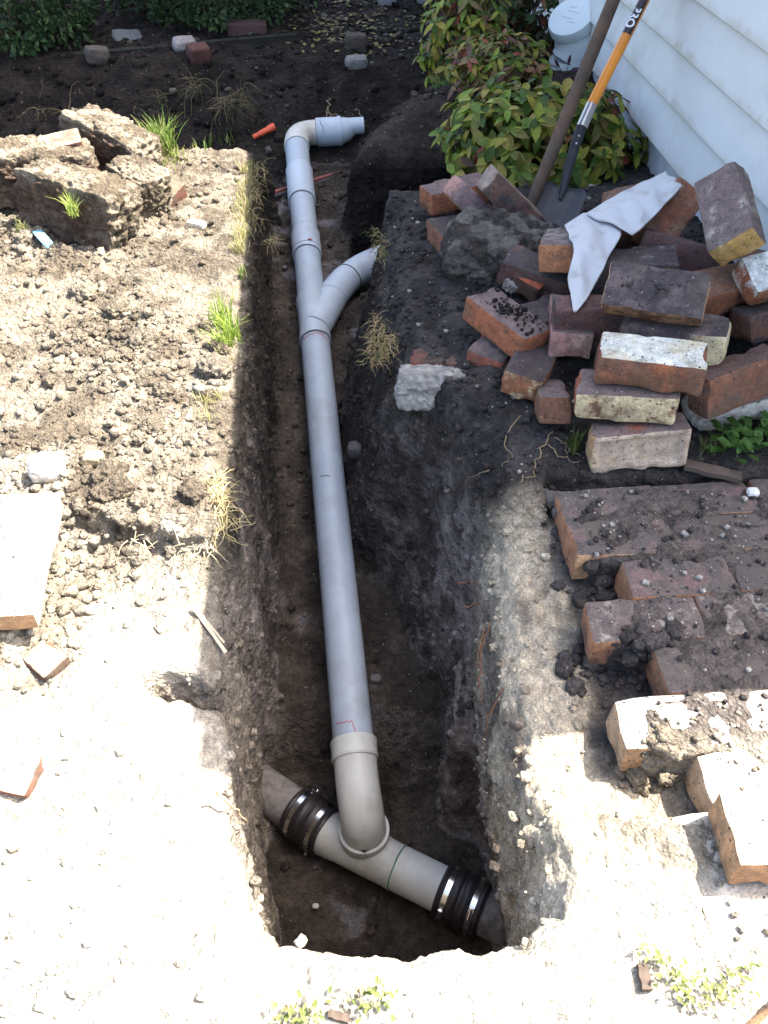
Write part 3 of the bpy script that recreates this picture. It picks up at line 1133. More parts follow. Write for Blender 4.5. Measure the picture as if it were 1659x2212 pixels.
seg_pipe('pipe', y_sock - 0.05, y_wl + 0.03, r_, PVC)
seg_pipe('pipe', y_wu - 0.03, y_c1a + 0.02, r_, PVC)
seg_pipe('pipe', y_c1b - 0.02, y_c2a + 0.02, r_, PVC)
seg_pipe('pipe', y_c2b - 0.02, y_el + 0.03, r_, PVC)


def sleeve(ya, yb, r, mat, bead=0.003, name='coupling'):
    p = [on_ax(ya), on_ax(ya), on_ax(ya + 0.006), on_ax(ya + 0.012), on_ax(yb - 0.012), on_ax(yb - 0.006), on_ax(yb), on_ax(yb)]
    o = tube(name, p, [r_ - 0.002, r - 0.001, r + bead, r, r, r + bead, r - 0.001, r_ - 0.002], mat, drain, 40, False)
    return o


def ring(c, d, r, w, mat, parent, name='joint', t=0.0008):
    d = Vector(d).normalized()
    c = Vector(c)
    pts = [c - d * w, c - d * w, c + d * w, c + d * w]
    return tube(name, pts, [r - 0.004, r + t, r + t, r - 0.004], mat, parent, 40, False)


sleeve(y_c1a, y_c1b, 0.0605, PVC2, 0.001)
ring(on_ax(y_c1a + 0.02), ax, 0.0605, 0.001, DARKLINE, drain)
ring(on_ax(y_c1a - 0.0015), ax, r_, 0.002, DARKLINE, drain)
sleeve(y_c2a, y_c2b, 0.0605, PVC2, 0.0012)
ring(on_ax(y_c2a - 0.0015), ax, r_, 0.002, DARKLINE, drain)
# wye: straight body, swept branch
br_dir = (P(735, 600, -0.42) - P(684, 700, -0.46))
wy0, wy1 = on_ax(y_wl), on_ax(y_wu)
wb = Acc()
pp = [on_ax(y_wl), on_ax(y_wl), on_ax(y_wl + 0.03), on_ax(y_wl + 0.05), on_ax(y_wu - 0.05), on_ax(y_wu - 0.03), on_ax(y_wu), on_ax(y_wu)]
Vv, Ff = tube_geo(pp, [r_, 0.060, 0.060, 0.0565, 0.0565, 0.061, 0.061, r_ - 0.001], 40, False)
wb.add(Vv, Ff)
wstart = on_ax(y_wl + 0.06)
b1p, b2p, b3p = on_ax(yv(712)) + Vector((0.004, 0, 0.004)), P(716, 646, -0.405), P(736, 608, -0.39)
bd = (b3p - b1p).normalized()
b0p = b1p - bd * 0.004
path = [b0p, b1p, b1p + bd * 0.02, b2p - bd * 0.002, b2p, b2p]
Vv, Ff = tube_geo(path, [0.050, 0.0570, 0.0585, 0.0605, 0.0605, r_], 40, False)
wb.add(Vv, Ff)
wob_ = wb.build('wye', PVC2, drain)
sharp(wob_)
ring(on_ax(y_wl - 0.0015), ax, r_, 0.0022, DARKLINE, drain)
ring(b2p + bd * 0.0015, bd, 0.0600, 0.0015, DARKLINE, drain)
# branch bend that runs into the bank
e_end = P(806, 566, -0.37) + Vector((0.03, 0.03, 0))
out_dir = Vector((1.0, 0.22, 0.03)).normalized()
bp = []
c0, c1_, c2_, c3_ = b2p - bd * 0.005, b3p + bd * 0.02, e_end - out_dir * 0.07, e_end + out_dir * 0.10
for i in range(17):
    t = i / 16
    bp.append(c0 * (1 - t) ** 3 + c1_ * 3 * t * (1 - t) ** 2 + c2_ * 3 * t * t * (1 - t) + c3_ * t ** 3)
rb = [0.0605 if i < 6 else 0.0585 for i in range(17)]
tube('bend', bp, rb, PVC2, drain, 40, True)
dj = (bp[6] - bp[5])
ring(bp[6], dj, 0.0605, 0.0013, DARKLINE, drain)
# far elbow and reducer
E0 = on_ax(y_el)
toR = Vector((1.0, 0.10, 0.02)).normalized()
E2 = P(688, 286, -0.20)
fp = [on_ax(y_el - 0.004), on_ax(y_el - 0.004), on_ax(y_el + 0.012)]
fr_ = [r_, 0.0595, 0.0595]
s0 = on_ax(y_el + 0.02)
cen = E2 - toR * 0.01
k1 = s0 + ax * 0.075
k2 = cen - toR * 0.075
for i in range(1, 13):
    t = i / 12
    fp.append(s0 * (1 - t) ** 3 + k1 * 3 * t * (1 - t) ** 2 + k2 * 3 * t * t * (1 - t) + cen * t ** 3)
    fr_.append(0.057)
el = tube('elbow', fp, fr_, CREAM, drain, 40, False)
dwn = Vector((0, 0, 1))
R0 = cen
L1 = 0.115
rp = [R0, R0, R0 + toR * 0.004, R0 + toR * (L1 - 0.012), R0 + toR * (L1 - 0.012), R0 + toR * (L1 + 0.004), R0 + toR * (L1 + 0.004),
      R0 + toR * (L1 + 0.03) + dwn * 0.008, R0 + toR * (L1 + 0.062) + dwn * 0.020, R0 + toR * (L1 + 0.062) + dwn * 0.020, R0 + toR * (L1 + 0.115) + dwn * 0.020,
      R0 + toR * (L1 + 0.115) + dwn * 0.020, R0 + toR * (L1 + 0.03) + dwn * 0.018]
rr = [0.057, 0.0635, 0.065, 0.065, 0.0675, 0.0675, 0.0575, 0.0555, 0.040, 0.0385, 0.0385, 0.0355, 0.0355]
tube('reducer', rp, rr, PVC2, drain, 40, False)
ring(R0 - toR * 0.001, toR, 0.0565, 0.0015, BLACKINK, drain)
# near elbow: cream bend that drops into the junction
sleeve(y_sock - 0.052, y_sock, 0.0612, CREAM, 0.0015)
q0 = on_ax(y_sock - 0.045)
topj = P(786, 1792, -0.805)
yj = topj.y
down = Vector((0, 0, -1))
start = on_ax(yj + 0.105)
start.x = start.x
endv = Vector((topj.x, yj, -0.80))
np_ = [q0, on_ax((q0.y + start.y) / 2), start]
k1 = start - ax * 0.06
k2 = endv + Vector((0, 0, 0.06))
for i in range(1, 15):
    t = i / 14
    np_.append(start * (1 - t) ** 3 + k1 * 3 * t * (1 - t) ** 2 + k2 * 3 * t * t * (1 - t) + endv * t ** 3)
np_.append(endv + down * 0.06)
tube('bend', np_, 0.0565, CREAM, drain, 44, True)
# junction: main body along the old sewer, upright socket
M0, M1 = P(700, 1795, -0.88), P(953, 1921, -0.875)
md = (M1 - M0).normalized()
foot = M0 + md * ((endv - M0).dot(md))
jb = Acc()
sk = [endv + Vector((0, 0, -0.0)), endv + Vector((0, 0, 0.0)), endv + down * 0.004, endv + down * 0.045, endv + down * 0.05]
Vv, Ff = tube_geo([endv + down * 0.002, endv, endv, endv + down * 0.006, endv + down * 0.046, endv + down * 0.052, endv + down * 0.075],
                  [0.0565, 0.0575, 0.0655, 0.0663, 0.0645, 0.060, 0.058], 44, False)
jb.add(Vv, Ff)
# swept heel towards the right along the main
jp = []
a0 = endv + down * 0.05
a3 = foot + md * 0.11
for i in range(13):
    t = i / 12
    jp.append(a0 * (1 - t) ** 3 + (a0 + down * 0.05) * 3 * t * (1 - t) ** 2 + (a3 - md * 0.07) * 3 * t * t * (1 - t) + a3 * t ** 3)
Vv, Ff = tube_geo(jp, 0.0572, 40, True)
jb.add(Vv, Ff)
jend = M0 + md * 0.215
jm = [M0, M0, M0 + md * 0.05, M0 + md * 0.055, foot + md * 0.10, foot + md * 0.105, jend, jend]
Vv, Ff = tube_geo(jm, [0.05, 0.059, 0.059, 0.0575, 0.0575, 0.0605, 0.0605, 0.055], 44, True)
jb.add(Vv, Ff)
jo = jb.build('junction', CREAM, drain)
sharp(jo)
for k in range(7):
    ring(M0 + md * (0.006 + 0.0045 * k), md, 0.059, 0.0008, CREAM, drain, 'thread', 0.0016)
tube('pipe', [jend - md * 0.01, (jend + M1) / 2, M1 + md * 0.05], 0.0572, CREAM, drain, 44, True)
ring(jend + md * 0.002, md, 0.0575, 0.0018, GREENINK, drain, 'pen_mark')


def squiggle(pts, mat, r=0.0011, name='pen_mark'):
    return tube(name, pts, r, mat, drain, 6, True)


def around(c, d, r, a0, a1, n=10, drift=0.0, wig=0.0):
    d = Vector(d).normalized()
    up = Vector((0, 0, 1))
    u = (up - d * up.dot(d)).normalized()
    w = d.cross(u)
    out = []
    for i in range(n):
        a = rad(a0 + (a1 - a0) * i / (n - 1))
        out.append(Vector(c) + d * (drift * i / (n - 1) + wig * math.sin(i * 1.9)) + (u * math.cos(a) + w * math.sin(a)) * (r + 0.0004))
    return out


squiggle(around(on_ax(y_sock + 0.035), ax, r_, -48, 0, 12, -0.004, 0.003), REDINK)
squiggle(around(on_ax(y_sock + 0.030), ax, r_, 0, 8, 5, -0.03, 0.001), REDINK)
squiggle(around(on_ax(y_wl - 0.02), ax, r_, -55, 40, 14, 0.012, 0.003), REDINK)
squiggle(around(on_ax(y_wl - 0.012), ax, r_, 10, 55, 9, -0.02, 0.002), REDINK)
squiggle(around(on_ax(yv(1048)), ax, r_, -28, 5, 8, -0.004, 0.003), BLACKINK)
squiggle(around(on_ax(yv(545)), ax, 0.0605, 8, 20, 5, 0.006, 0.002), REDINK, 0.004)
squiggle(around(R0 + toR * 0.018, toR, 0.065, 20, 70, 8, 0.02, 0.004), BLACKINK)
squiggle(around(R0 - toR * 0.03, toR, 0.057, 25, 60, 8, 0.025, 0.003), REDINK)
gp = [P(842 - 6 + 4 * math.sin(i * 0.9), 1842 + i * 5.2, -0.822 - 0.0018 * i) for i in range(9)]
squiggle([jp[6] + Vector((0.012 * math.sin(i * 0.8) + 0.004 * i, -0.052 + 0.0045 * i * 0, 0.032 - 0.006 * i)) for i in range(9)], GREENINK, 0.0016)

# ------------------------------------------------------------------ rubber couplings and the old sewer
def rubber(c0, c1, label, flip):
    c0, c1 = Vector(c0), Vector(c1)
    d = (c1 - c0).normalized()
    Ln = (c1 - c0).length
    t = thing('rubber_coupling', label, 'pipe coupling', tuple((c0 + c1) / 2), 'rubber couplings on the old sewer')
    prof = [(0, 0.055), (0, 0.0665), (0.006, 0.069), (0.012, 0.0668), (0.034, 0.0668), (0.04, 0.070), (0.048, 0.070), (0.055, 0.0655),
            (Ln / 2 - 0.008, 0.0655), (Ln / 2, 0.068), (Ln / 2 + 0.008, 0.0655), (Ln - 0.055, 0.0655), (Ln - 0.048, 0.070), (Ln - 0.04, 0.070),
            (Ln - 0.034, 0.0668), (Ln - 0.012, 0.0668), (Ln - 0.006, 0.069), (Ln, 0.0665), (Ln, 0.055)]
    o = tube('sleeve', [c0 + d * a for a, _ in prof], [b_ for _, b_ in prof], RUBBER, t, 48, False)
    for s, ang in ((0.023, -60 if flip else 70), (Ln - 0.023, 120 if flip else 40)):
        cc = c0 + d * s
        cl = ring(cc, d, 0.068, 0.0065, STEEL, t, 'clamp', 0.0012)
        q = around(cc, d, 0.073, ang, ang, 2)[0]
        tang = d.cross((q - cc).normalized())
        tube('screw', [q - tang * 0.016, q - tang * 0.012, q - tang * 0.012, q + tang * 0.012], [0.005, 0.005, 0.0035, 0.0035], STEEL, cl, 10, True)
    return t


LE = P(637, 1751, -0.885)
rubber(LE, M0 + md * 0.012, 'black rubber pipe coupling with two steel bands left of the cream junction', True)
RE = M1 + md * 0.115
rubber(M1 + md * 0.0, RE, 'black rubber pipe coupling with two steel bands where the sewer enters the right bank', False)
d2 = (M0 - LE).normalized()
for nm, a, b_, lab in (('old_pipe', LE + d2 * 0.02, LE - d2 * 0.30, 'dusty grey old sewer pipe leaving the left trench wall'),
                       ('old_pipe', RE - md * 0.02, RE + md * 0.25, 'stub of old sewer pipe buried in the right bank')):
    tag(tube(nm, [a, a.lerp(b_, 0.5), b_], 0.058, OLDPIPE, None, 36, True, rootloc=tuple(a)), lab, 'old pipe')

# ------------------------------------------------------------------ old conduits on the trench floor
def ondeep(u, v, z):
    return P(u, v, z)


CLAYRED = plain('red_conduit', (0.19, 0.042, 0.032), 0.5, 0.4, 0.25, 30, 0.1, dirt=(0.05, 0.035, 0.03), dirt_amt=0.7)
BLACKC = plain('black_conduit', (0.03, 0.026, 0.026), 0.6, 0.3, 0.3, 30, 0.1)
a, b_ = P(556, 428, -0.31), P(742, 372, -0.31)
tag(tube('conduit', [a, a.lerp(b_, .5) + Vector((0, 0, .004)), b_], 0.011, CLAYRED, None, 12, rootloc=tuple(a)), 'red conduit crossing under the grey pipe', 'conduit')
off = Vector((0.004, -0.028, -0.006))
tag(tube('conduit', [a + off, b_ + off], 0.012, BLACKC, None, 12, rootloc=tuple(a + off)), 'black conduit lying beside the red conduit', 'conduit')
ORC = plain('orange_conduit', (0.55, 0.085, 0.03), 0.45, 0.4, 0.15, 30)
a, b_ = on(548, 304) + Vector((0, 0, .016)), on(594, 283) + Vector((0, 0, .022))
tag(tube('conduit', [a, a.lerp(b_, .3), a.lerp(b_, .3), a.lerp(b_, .7), a.lerp(b_, .7), b_], [0.012, 0.012, 0.014, 0.014, 0.017, 0.017], ORC, None, 14, rootloc=tuple(a)), 'short orange conduit end in the dark trench corner', 'conduit')

# ------------------------------------------------------------------ house
WA, WB = Vector((1.018, 2.672, 0)), Vector((0.921, 4.037, 0))
wd = (WB - WA).normalized()
wn_v = Vector((-wd.y, wd.x, 0))          # towards the trench
SH = rad(5.5)
house = thing('weatherboard_house', 'white weatherboard house wall rising behind the brick heap', 'house', (1.1, 3.0, 0))


def wall_pt(y, off, z):
    p = WA + wd * ((y - WA.y) / wd.y) + wn_v * off
    return Vector((p.x, p.y, z))


HY0, HY1 = 1.36, 9.5


def slab(name, y0, y1, prof, mat, parent, nseg=24, seed=0):
    """prof: closed section (offset towards the trench, height)"""
    V, Fc = [], []
    k = len(prof)
    for i in range(nseg + 1):
        y = y0 + (y1 - y0) * i / nseg
        for (o_, z_) in prof:
            V.append(tuple(wall_pt(y, o_ + 0.0015 * math.sin(3.1 * y + seed), z_ + 0.001 * math.sin(2.3 * y + seed * 2))))
    for i in range(nseg):
        for j in range(k):
            j2 = (j + 1) % k
            Fc.append((i * k + j, i * k + j2, (i + 1) * k + j2, (i + 1) * k + j))
    Fc.append(tuple(range(k)))
    Fc.append(tuple(nseg * k + j for j in range(k))[::-1])
    return obj(name, V, Fc, mat, parent, False)


slab('plinth', HY0, HY1, [(-0.035, -0.12), (-0.035, 0.16), (-0.2, 0.16), (-0.2, -0.12)], PLINTH, house)
for k in range(14):
    z0 = 0.12 + 0.1585 * k
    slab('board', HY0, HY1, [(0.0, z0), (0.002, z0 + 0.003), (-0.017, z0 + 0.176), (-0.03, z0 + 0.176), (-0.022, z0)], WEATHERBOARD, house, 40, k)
slab('wall', HY0 + 0.02, HY1, [(-0.04, 0.10), (-0.04, 2.3), (-0.30, 2.3), (-0.30, 0.10)], WEATHERBOARD, house, 4)
ROOFM = plain('roof_sheet', (0.20, 0.20, 0.19), 0.6, 0.3, 0.2, 10)


def prism(name, poly, z0, z1, mat, parent):
    n = len(poly)
    V = [(p[0], p[1], z0) for p in poly] + [(p[0], p[1], z1) for p in poly]
    Fc = [tuple(range(n))[::-1], tuple(range(n, 2 * n))] + [(i, (i + 1) % n, n + (i + 1) % n, n + i) for i in range(n)]
    return obj(name, V, Fc, mat, parent, False)


# roof edge placed where its shade meets the ground along the trench lip
def shade_origin(px, py, z, gz=0.0):
    k = (z - gz) / math.tan(SUN_EL)
    return (px + k * math.cos(SUN_AZ), py + k * math.sin(SUN_AZ))


ZE = 2.36
g0 = P(489, 1400)
g1 = P(540, 312)
ld = Vector((g1.x - g0.x, g1.y - g0.y)).normalized()
n0 = P(1326, 1515)
n1_ = P(1648, 1487)
nd = Vector((n1_.x - n0.x, n1_.y - n0.y)).normalized()
# corner of shade
den = ld.x * (-nd.y) - ld.y * (-nd.x)
dx_, dy_ = n0.x - g0.x, n0.y - g0.y
t_ = (dx_ * (-nd.y) - dy_ * (-nd.x)) / den
cs = Vector((g0.x + ld.x * t_, g0.y + ld.y * t_))
c0 = shade_origin(cs.x, cs.y, ZE)
pA = c0
pB = (c0[0] + ld.x * 8, c0[1] + ld.y * 8)
pC = (pB[0] + nd.x * 6, pB[1] + nd.y * 6)
pD = (c0[0] + nd.x * 6, c0[1] + nd.y * 6)
prism('roof', [pA, pB, pC, pD], ZE - 0.06, ZE, ROOFM, house)
# unseen upper storey, added so that its shade covers the far bank
ZU = 5.6
cu = shade_origin(-2.9, 3.86, ZU)
e0 = cu
uy = 0.10
pl = [e0, (e0[0] - 0.9, e0[1] + 9), (e0[0] + 7.0, e0[1] + 9.7), (e0[0] + 7.9, e0[1] + 0.7)]
prism('roof', pl, ZU - 0.06, ZU, ROOFM, house)  # roof of the added storey, placed for the edge of its shade
pl2 = [(pl[0][0] + 0.25, pl[0][1] + 0.25), (pl[1][0] + 0.3, pl[1][1] - 0.3), (pl[2][0] - 0.3, pl[2][1] - 0.3), (pl[3][0] - 0.3, pl[3][1] + 0.2)]
prism('added_upper_wall', pl2, ZE + 0.002, ZU - 0.062, WEATHERBOARD, house)


# ------------------------------------------------------------------ lumps, stones, clods
def PD(u, v, zc):
    dx, dy = (u - CX) / FPX, (v - CY) / FPX
    return Vector((dx * zc, (cp - dy * sp) * zc, CH + (-sp - dy * cp) * zc))


def cube_sphere(n):
    key, V, Fc = {}, [], []

    def vid(p):
        k = tuple(np.round(p, 5))
        if k not in key:
            key[k] = len(V)
            V.append(p)
        return key[k]
    t = np.tan(np.linspace(-math.pi / 4, math.pi / 4, n + 1))
    for a in range(3):
        for s in (-1, 1):
            for i in range(n):
                for j in range(n):
                    q = []
                    for ii, jj in ((i, j), (i + 1, j), (i + 1, j + 1), (i, j + 1)):
                        p = np.zeros(3)
                        p[a] = s
                        p[(a + 1) % 3] = t[ii]
                        p[(a + 2) % 3] = t[jj]
                        q.append(vid(p))
                    Fc.append(tuple(q) if s > 0 else tuple(q[::-1]))
    return np.array(V), Fc


CS = {}


def lump_geo(dims, seed, n=12, box=0.5, amp=0.12, freq=1.0, rough=0.5):
    """uneven lump: between a ball (box 0) and a block (box 1)"""
    if n not in CS:
        CS[n] = cube_sphere(n)
    V, Fc = CS[n]
    ball = V / np.linalg.norm(V, axis=1, keepdims=True)
    q = ball * (1 - box) + V * 0.88 * box
    h = np.array(dims) / 2
    s = h.mean()
    pts = q * h
    k = freq / s
    o = seed * 1.37
    d = (fbm(pts + o, 0.9 * k, 3, 1) - 0.5) * 2 * amp + (billow(pts + o, 2.6 * k, 3, 4)) * amp * rough
    d = d + np.clip(0.07 - np.abs(fbm(pts + o, 1.5 * k, 2, 9) - 0.5), 0, 1) * -4 * amp * rough
    return pts + ball * (d * s)[:, None], Fc


def place(V, loc, eu):
    R = np.array(Euler([rad(a) for a in eu]).to_matrix())
    return V @ R.T + np.array(loc)


def lump(name, loc, dims, eu, seed, mat, col, n=12, box=0.5, amp=0.12, freq=1.0, rough=0.5, col2=None, cf=14):
    V, Fc = lump_geo(dims, seed, n, box, amp, freq, rough)
    c = np.tile(np.array(col, np.float32)[None], (len(V), 1))
    if col2 is not None:
        t = sstep(0.42, 0.58, fbm(V + seed, cf, 3, 3))[:, None]
        c = c * (1 - t) + np.array(col2)[None] * t
    W = place(V, loc, eu)
    return obj(name, W, Fc, mat, None, True, c, rootloc=tuple(loc))


def stone(u, v, size, label, col, name='stone', dz=0.0, seed=1, eu=(0, 0, 0), col2=None, box=0.5, amp=0.16, z=None, cat='stone', mat=None, n=10, group=None, rough=0.4):
    p = on(u, v) if z is None else P(u, v, z)
    o = lump(name, (p.x, p.y, p.z + dz + size[2] * 0.25), size, eu, seed, mat or STONE, col, n, box, amp, 1.0, rough, col2, 26)
    return tag(o, label, cat, group)


DRY1, DRY2 = (0.135, 0.108, 0.076), (0.28, 0.235, 0.175)
# big spade-cut blocks of earth on the left bank
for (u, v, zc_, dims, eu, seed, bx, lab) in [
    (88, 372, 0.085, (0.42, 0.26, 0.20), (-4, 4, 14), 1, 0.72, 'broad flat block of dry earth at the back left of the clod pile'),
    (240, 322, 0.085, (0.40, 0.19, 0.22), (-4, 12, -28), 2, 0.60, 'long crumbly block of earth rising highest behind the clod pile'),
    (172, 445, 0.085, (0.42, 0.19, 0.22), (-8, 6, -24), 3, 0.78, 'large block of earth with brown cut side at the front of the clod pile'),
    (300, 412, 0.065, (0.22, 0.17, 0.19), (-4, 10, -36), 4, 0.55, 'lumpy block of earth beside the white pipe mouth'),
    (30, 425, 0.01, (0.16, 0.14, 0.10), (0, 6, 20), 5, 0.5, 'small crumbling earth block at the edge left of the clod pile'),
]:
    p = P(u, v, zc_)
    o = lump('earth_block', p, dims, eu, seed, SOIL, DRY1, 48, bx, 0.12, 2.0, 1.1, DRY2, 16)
    # colour turns dark brown towards the spade-cut front
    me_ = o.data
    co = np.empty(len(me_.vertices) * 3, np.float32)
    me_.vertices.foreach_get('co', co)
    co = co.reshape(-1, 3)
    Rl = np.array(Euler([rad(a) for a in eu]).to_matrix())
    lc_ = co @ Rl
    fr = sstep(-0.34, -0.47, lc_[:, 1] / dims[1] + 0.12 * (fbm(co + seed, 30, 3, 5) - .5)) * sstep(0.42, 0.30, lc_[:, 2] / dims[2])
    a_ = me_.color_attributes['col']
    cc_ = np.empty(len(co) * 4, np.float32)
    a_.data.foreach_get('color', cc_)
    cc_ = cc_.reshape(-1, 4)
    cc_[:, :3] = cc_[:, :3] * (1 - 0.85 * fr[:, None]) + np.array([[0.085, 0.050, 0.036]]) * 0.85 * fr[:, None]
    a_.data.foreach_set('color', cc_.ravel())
    tag(o, lab, 'earth clod')
# bricks dug up among the clods
for (u, v, z, eu, cols, lab) in [
    (340, 436, 0.015, (16, -14, 62), F(((0.22, 0.15, 0.10), DRY1, 0.56), ((0.19, 0.085, 0.06), DRY1, 0.46)), 'red brick end jutting from the lumpy earth block'),
    (116, 326, 0.142, (6, -6, 20), F(((0.36, 0.29, 0.23), DRY1, 0.52), (BROWN, DRY1, 0.44), (BROWN, DRY1, 0.44)), 'pale sunlit brick lying on the broad flat earth block'),
    (14, 372, 0.085, (8, -4, 18), F(((0.46, 0.36, 0.30), DRY2, 0.42), ((0.2, 0.085, 0.06), DRY1, 0.46), (RED, BROWN, 0.4)), 'red brick at the left edge beside the broad earth block'),
]:
    o = bpy.data.objects.new('brick', brick_mesh('brick', (0.21, 0.11, 0.075), u * 0.1, cols, Euler([rad(a) for a in eu]).to_matrix(), res=(12, 7, 5)))
    C.objects.link(o)
    o.location = P(u, v, z)
    o.rotation_euler = [rad(a) for a in eu]
    tag(o, lab, 'brick')
# pale slab at the left edge and brick remnants in the sand
def slab_brick(u, v, z, dims, eu, cols, lab, cat='brick', nm='brick', seed=3):
    o = bpy.data.objects.new(nm, brick_mesh(nm, dims, seed, cols, Euler([rad(a) for a in eu]).to_matrix(), res=(12, 8, 5), chip=0.006))
    C.objects.link(o)
    o.location = P(u, v, z)
    o.rotation_euler = [rad(a) for a in eu]
    return tag(o, lab, cat)


slab_brick(-88, 1212, 0.07, (0.34, 0.30, 0.05), (6, 3, 6), F(((0.56, 0.50, 0.42), (0.5, 0.43, 0.34), 0.36), (TANB, BROWN, 0.4), (TANB, BROWN, 0.4), ((0.56, 0.50, 0.42), (0.5, 0.43, 0.34), 0.36)),  # right side takes the pale top colour to stand for sunlight on it
           'bright paving slab tipped up on clods at the left edge', 'paving slab', 'paving_slab')
slab_brick(-14, 1662, -0.050, (0.16, 0.07, 0.06), (14, 8, -10), F(((0.46, 0.36, 0.28), (0.5, 0.42, 0.33), 0.50), ((0.17, 0.085, 0.06), DRY1, 0.46)), 'reddish brick mostly buried in pale sand at the left edge', seed=8)
slab_brick(100, 1428, -0.042, (0.075, 0.06, 0.05), (6, 10, -35), F(((0.30, 0.21, 0.14), DRY2, 0.50), (BROWN, DRY1, 0.45)), 'small brown brick fragment between clods below the bright slab', seed=9)
slab_brick(1742, 2262, 0.0, (0.20, 0.12, 0.07), (4, -4, 32), F(((0.52, 0.44, 0.36), TANB, 0.40), (BROWN, TANB, 0.4), (TANB, BROWN, .4)), 'pale block in the bottom corner with a brown end', seed=12)

stone(105, 1020, (0.085, 0.07, 0.055), 'white broken stone lying in the dry clods', (0.62, 0.58, 0.50), seed=4, col2=(0.5, 0.46, 0.38), n=12, eu=(0, 10, 20))
stone(205, 1000, (0.05, 0.045, 0.04), 'tan lump of stone near the white broken stone', (0.34, 0.27, 0.16), seed=5)
stone(425, 490, (0.075, 0.04, 0.03), 'flat pale stone lying alone below the white pipe mouth', (0.45, 0.38, 0.29), seed=6, eu=(0, 0, -20))
stone(212, 130, (0.13, 0.09, 0.09), 'rough grey lump on the dark far bank', (0.075, 0.065, 0.055), seed=7, eu=(0, 10, 30))
stone(275, 82, (0.17, 0.10, 0.025), 'flat grey slate piece by the garden kerb', (0.10, 0.105, 0.11), seed=8, eu=(25, 5, 25), box=0.8)
stone(400, 104, (0.13, 0.10, 0.07), 'white crusted mortar lump on the far bank', (0.22, 0.21, 0.20), seed=9, eu=(10, 0, 20), col2=(0.2, 0.18, 0.17))
stone(430, 127, (0.12, 0.10, 0.09), 'red brick lump below the white crusted mortar', (0.075, 0.036, 0.03), seed=10, eu=(10, 0, 30), box=0.8, cat='brick lump', name='brick_lump')
stone(770, 142, (0.12, 0.07, 0.06), 'pale grey concrete lump set in the dark far bank', (0.14, 0.135, 0.13), seed=11, box=0.6, eu=(10, 0, 10))
stone(770, 105, (0.12, 0.10, 0.10), 'brown earthy block above the grey concrete lump', (0.055, 0.045, 0.038), seed=12, box=0.8, cat='earth clod', name='earth_block')
stone(836, 6, (0.13, 0.12, 0.10), 'smooth grey stone at the top of the far garden', (0.20, 0.20, 0.21), seed=13, amp=0.08)
stone(915, 2, (0.10, 0.10, 0.08), 'small grey stone beside the upper shrub', (0.18, 0.185, 0.19), seed=14)
stone(535, 68, (0.24, 0.12, 0.07), 'dark reddish brick lying in the garden under the middle hedge', (0.075, 0.045, 0.04), seed=15, box=0.95, amp=0.05, cat='brick', name='brick', eu=(0, 0, 4))
stone(1625, 1066, (0.028, 0.024, 0.016), 'small white pebble on the shaded paving', (0.55, 0.54, 0.50), seed=16, z=0.004)
stone(390 + 292, 1958, (0.018, 0.014, 0.01), 'tiny pale pebble on the floor of the pit', (0.4, 0.38, 0.34), seed=17, z=-0.93)
for k, (u, v, sx) in enumerate([(772, 978, .07), (1000, 1290, .03), (812, 1470, .035), (1195, 1085, .05), (1175, 1070, .035), (1205, 1110, .03)]):
    z_ = -0.45 if k == 0 else (-0.70 if k in (1, 2) else -0.05)
    stone(u, v, (sx, sx * .8, sx * .7), ['grey chunk stuck in the trench wall right of the pipe', 'small lump on the right trench wall', 'small crumb beside the pipe on the trench floor',
          'dark clod by the corner of the paving', 'small dark clod above the paving corner', 'little dark clod beside the paving edge'][k], (0.09, 0.08, 0.075), 'stone', seed=20 + k, z=z_, n=8)

# concrete lump with a brick on the edge of the right bank
p = P(932, 838, -0.045)
lump_o = lump('concrete_lump', p, (0.205, 0.10, 0.115), (-18, 0, -4), 31, STONE, (0.27, 0.25, 0.22), 26, 0.70, 0.14, 1.8, 0.9, (0.19, 0.175, 0.155), 60)
tag(lump_o, 'pale rough concrete lump on the edge of the trench with dark red brick above', 'concrete lump')
slab_brick(945, 788, -0.026, (0.15, 0.09, 0.06), (-6, 0, -3), F(((0.13, 0.055, 0.04), SOILB, 0.46), (RED, SOILB, 0.42)), 'dark red brick sunk in earth on top of the concrete lump', seed=17)
# mortar and earth lump on the heap
p = P(1078, 548, 0.07)
tag(lump('mortar_lump', p, (0.36, 0.24, 0.20), (14, 4, -16), 41, SOIL, (0.062, 0.054, 0.048), 44, 0.45, 0.13, 1.7, 0.9, (0.16, 0.145, 0.13), 26),
    'big grey lump of mortar and earth lying on the heap left of the towel', 'mortar lump')
p = P(1128, 606, 0.07)
tag(lump('mortar_lump', p, (0.13, 0.045, 0.05), (10, 0, 30), 42, STONE, (0.30, 0.27, 0.25), 16, 0.4, 0.2, 1.6, 1.2, (0.10, 0.08, 0.07), 40),
    'crumbly pale mortar strip under the big grey lump', 'mortar lump')
slab_brick(1150, 606, 0.085, (0.10, 0.085, 0.07), (20, 10, -38), F(((0.36, 0.09, 0.04), BROWN, 0.38), ((0.10, 0.05, 0.04), SOILB, 0.4), ((0.42, 0.10, 0.04), BROWN, 0.3)), 'broken brick with a bright orange edge under the mortar lump', seed=21)

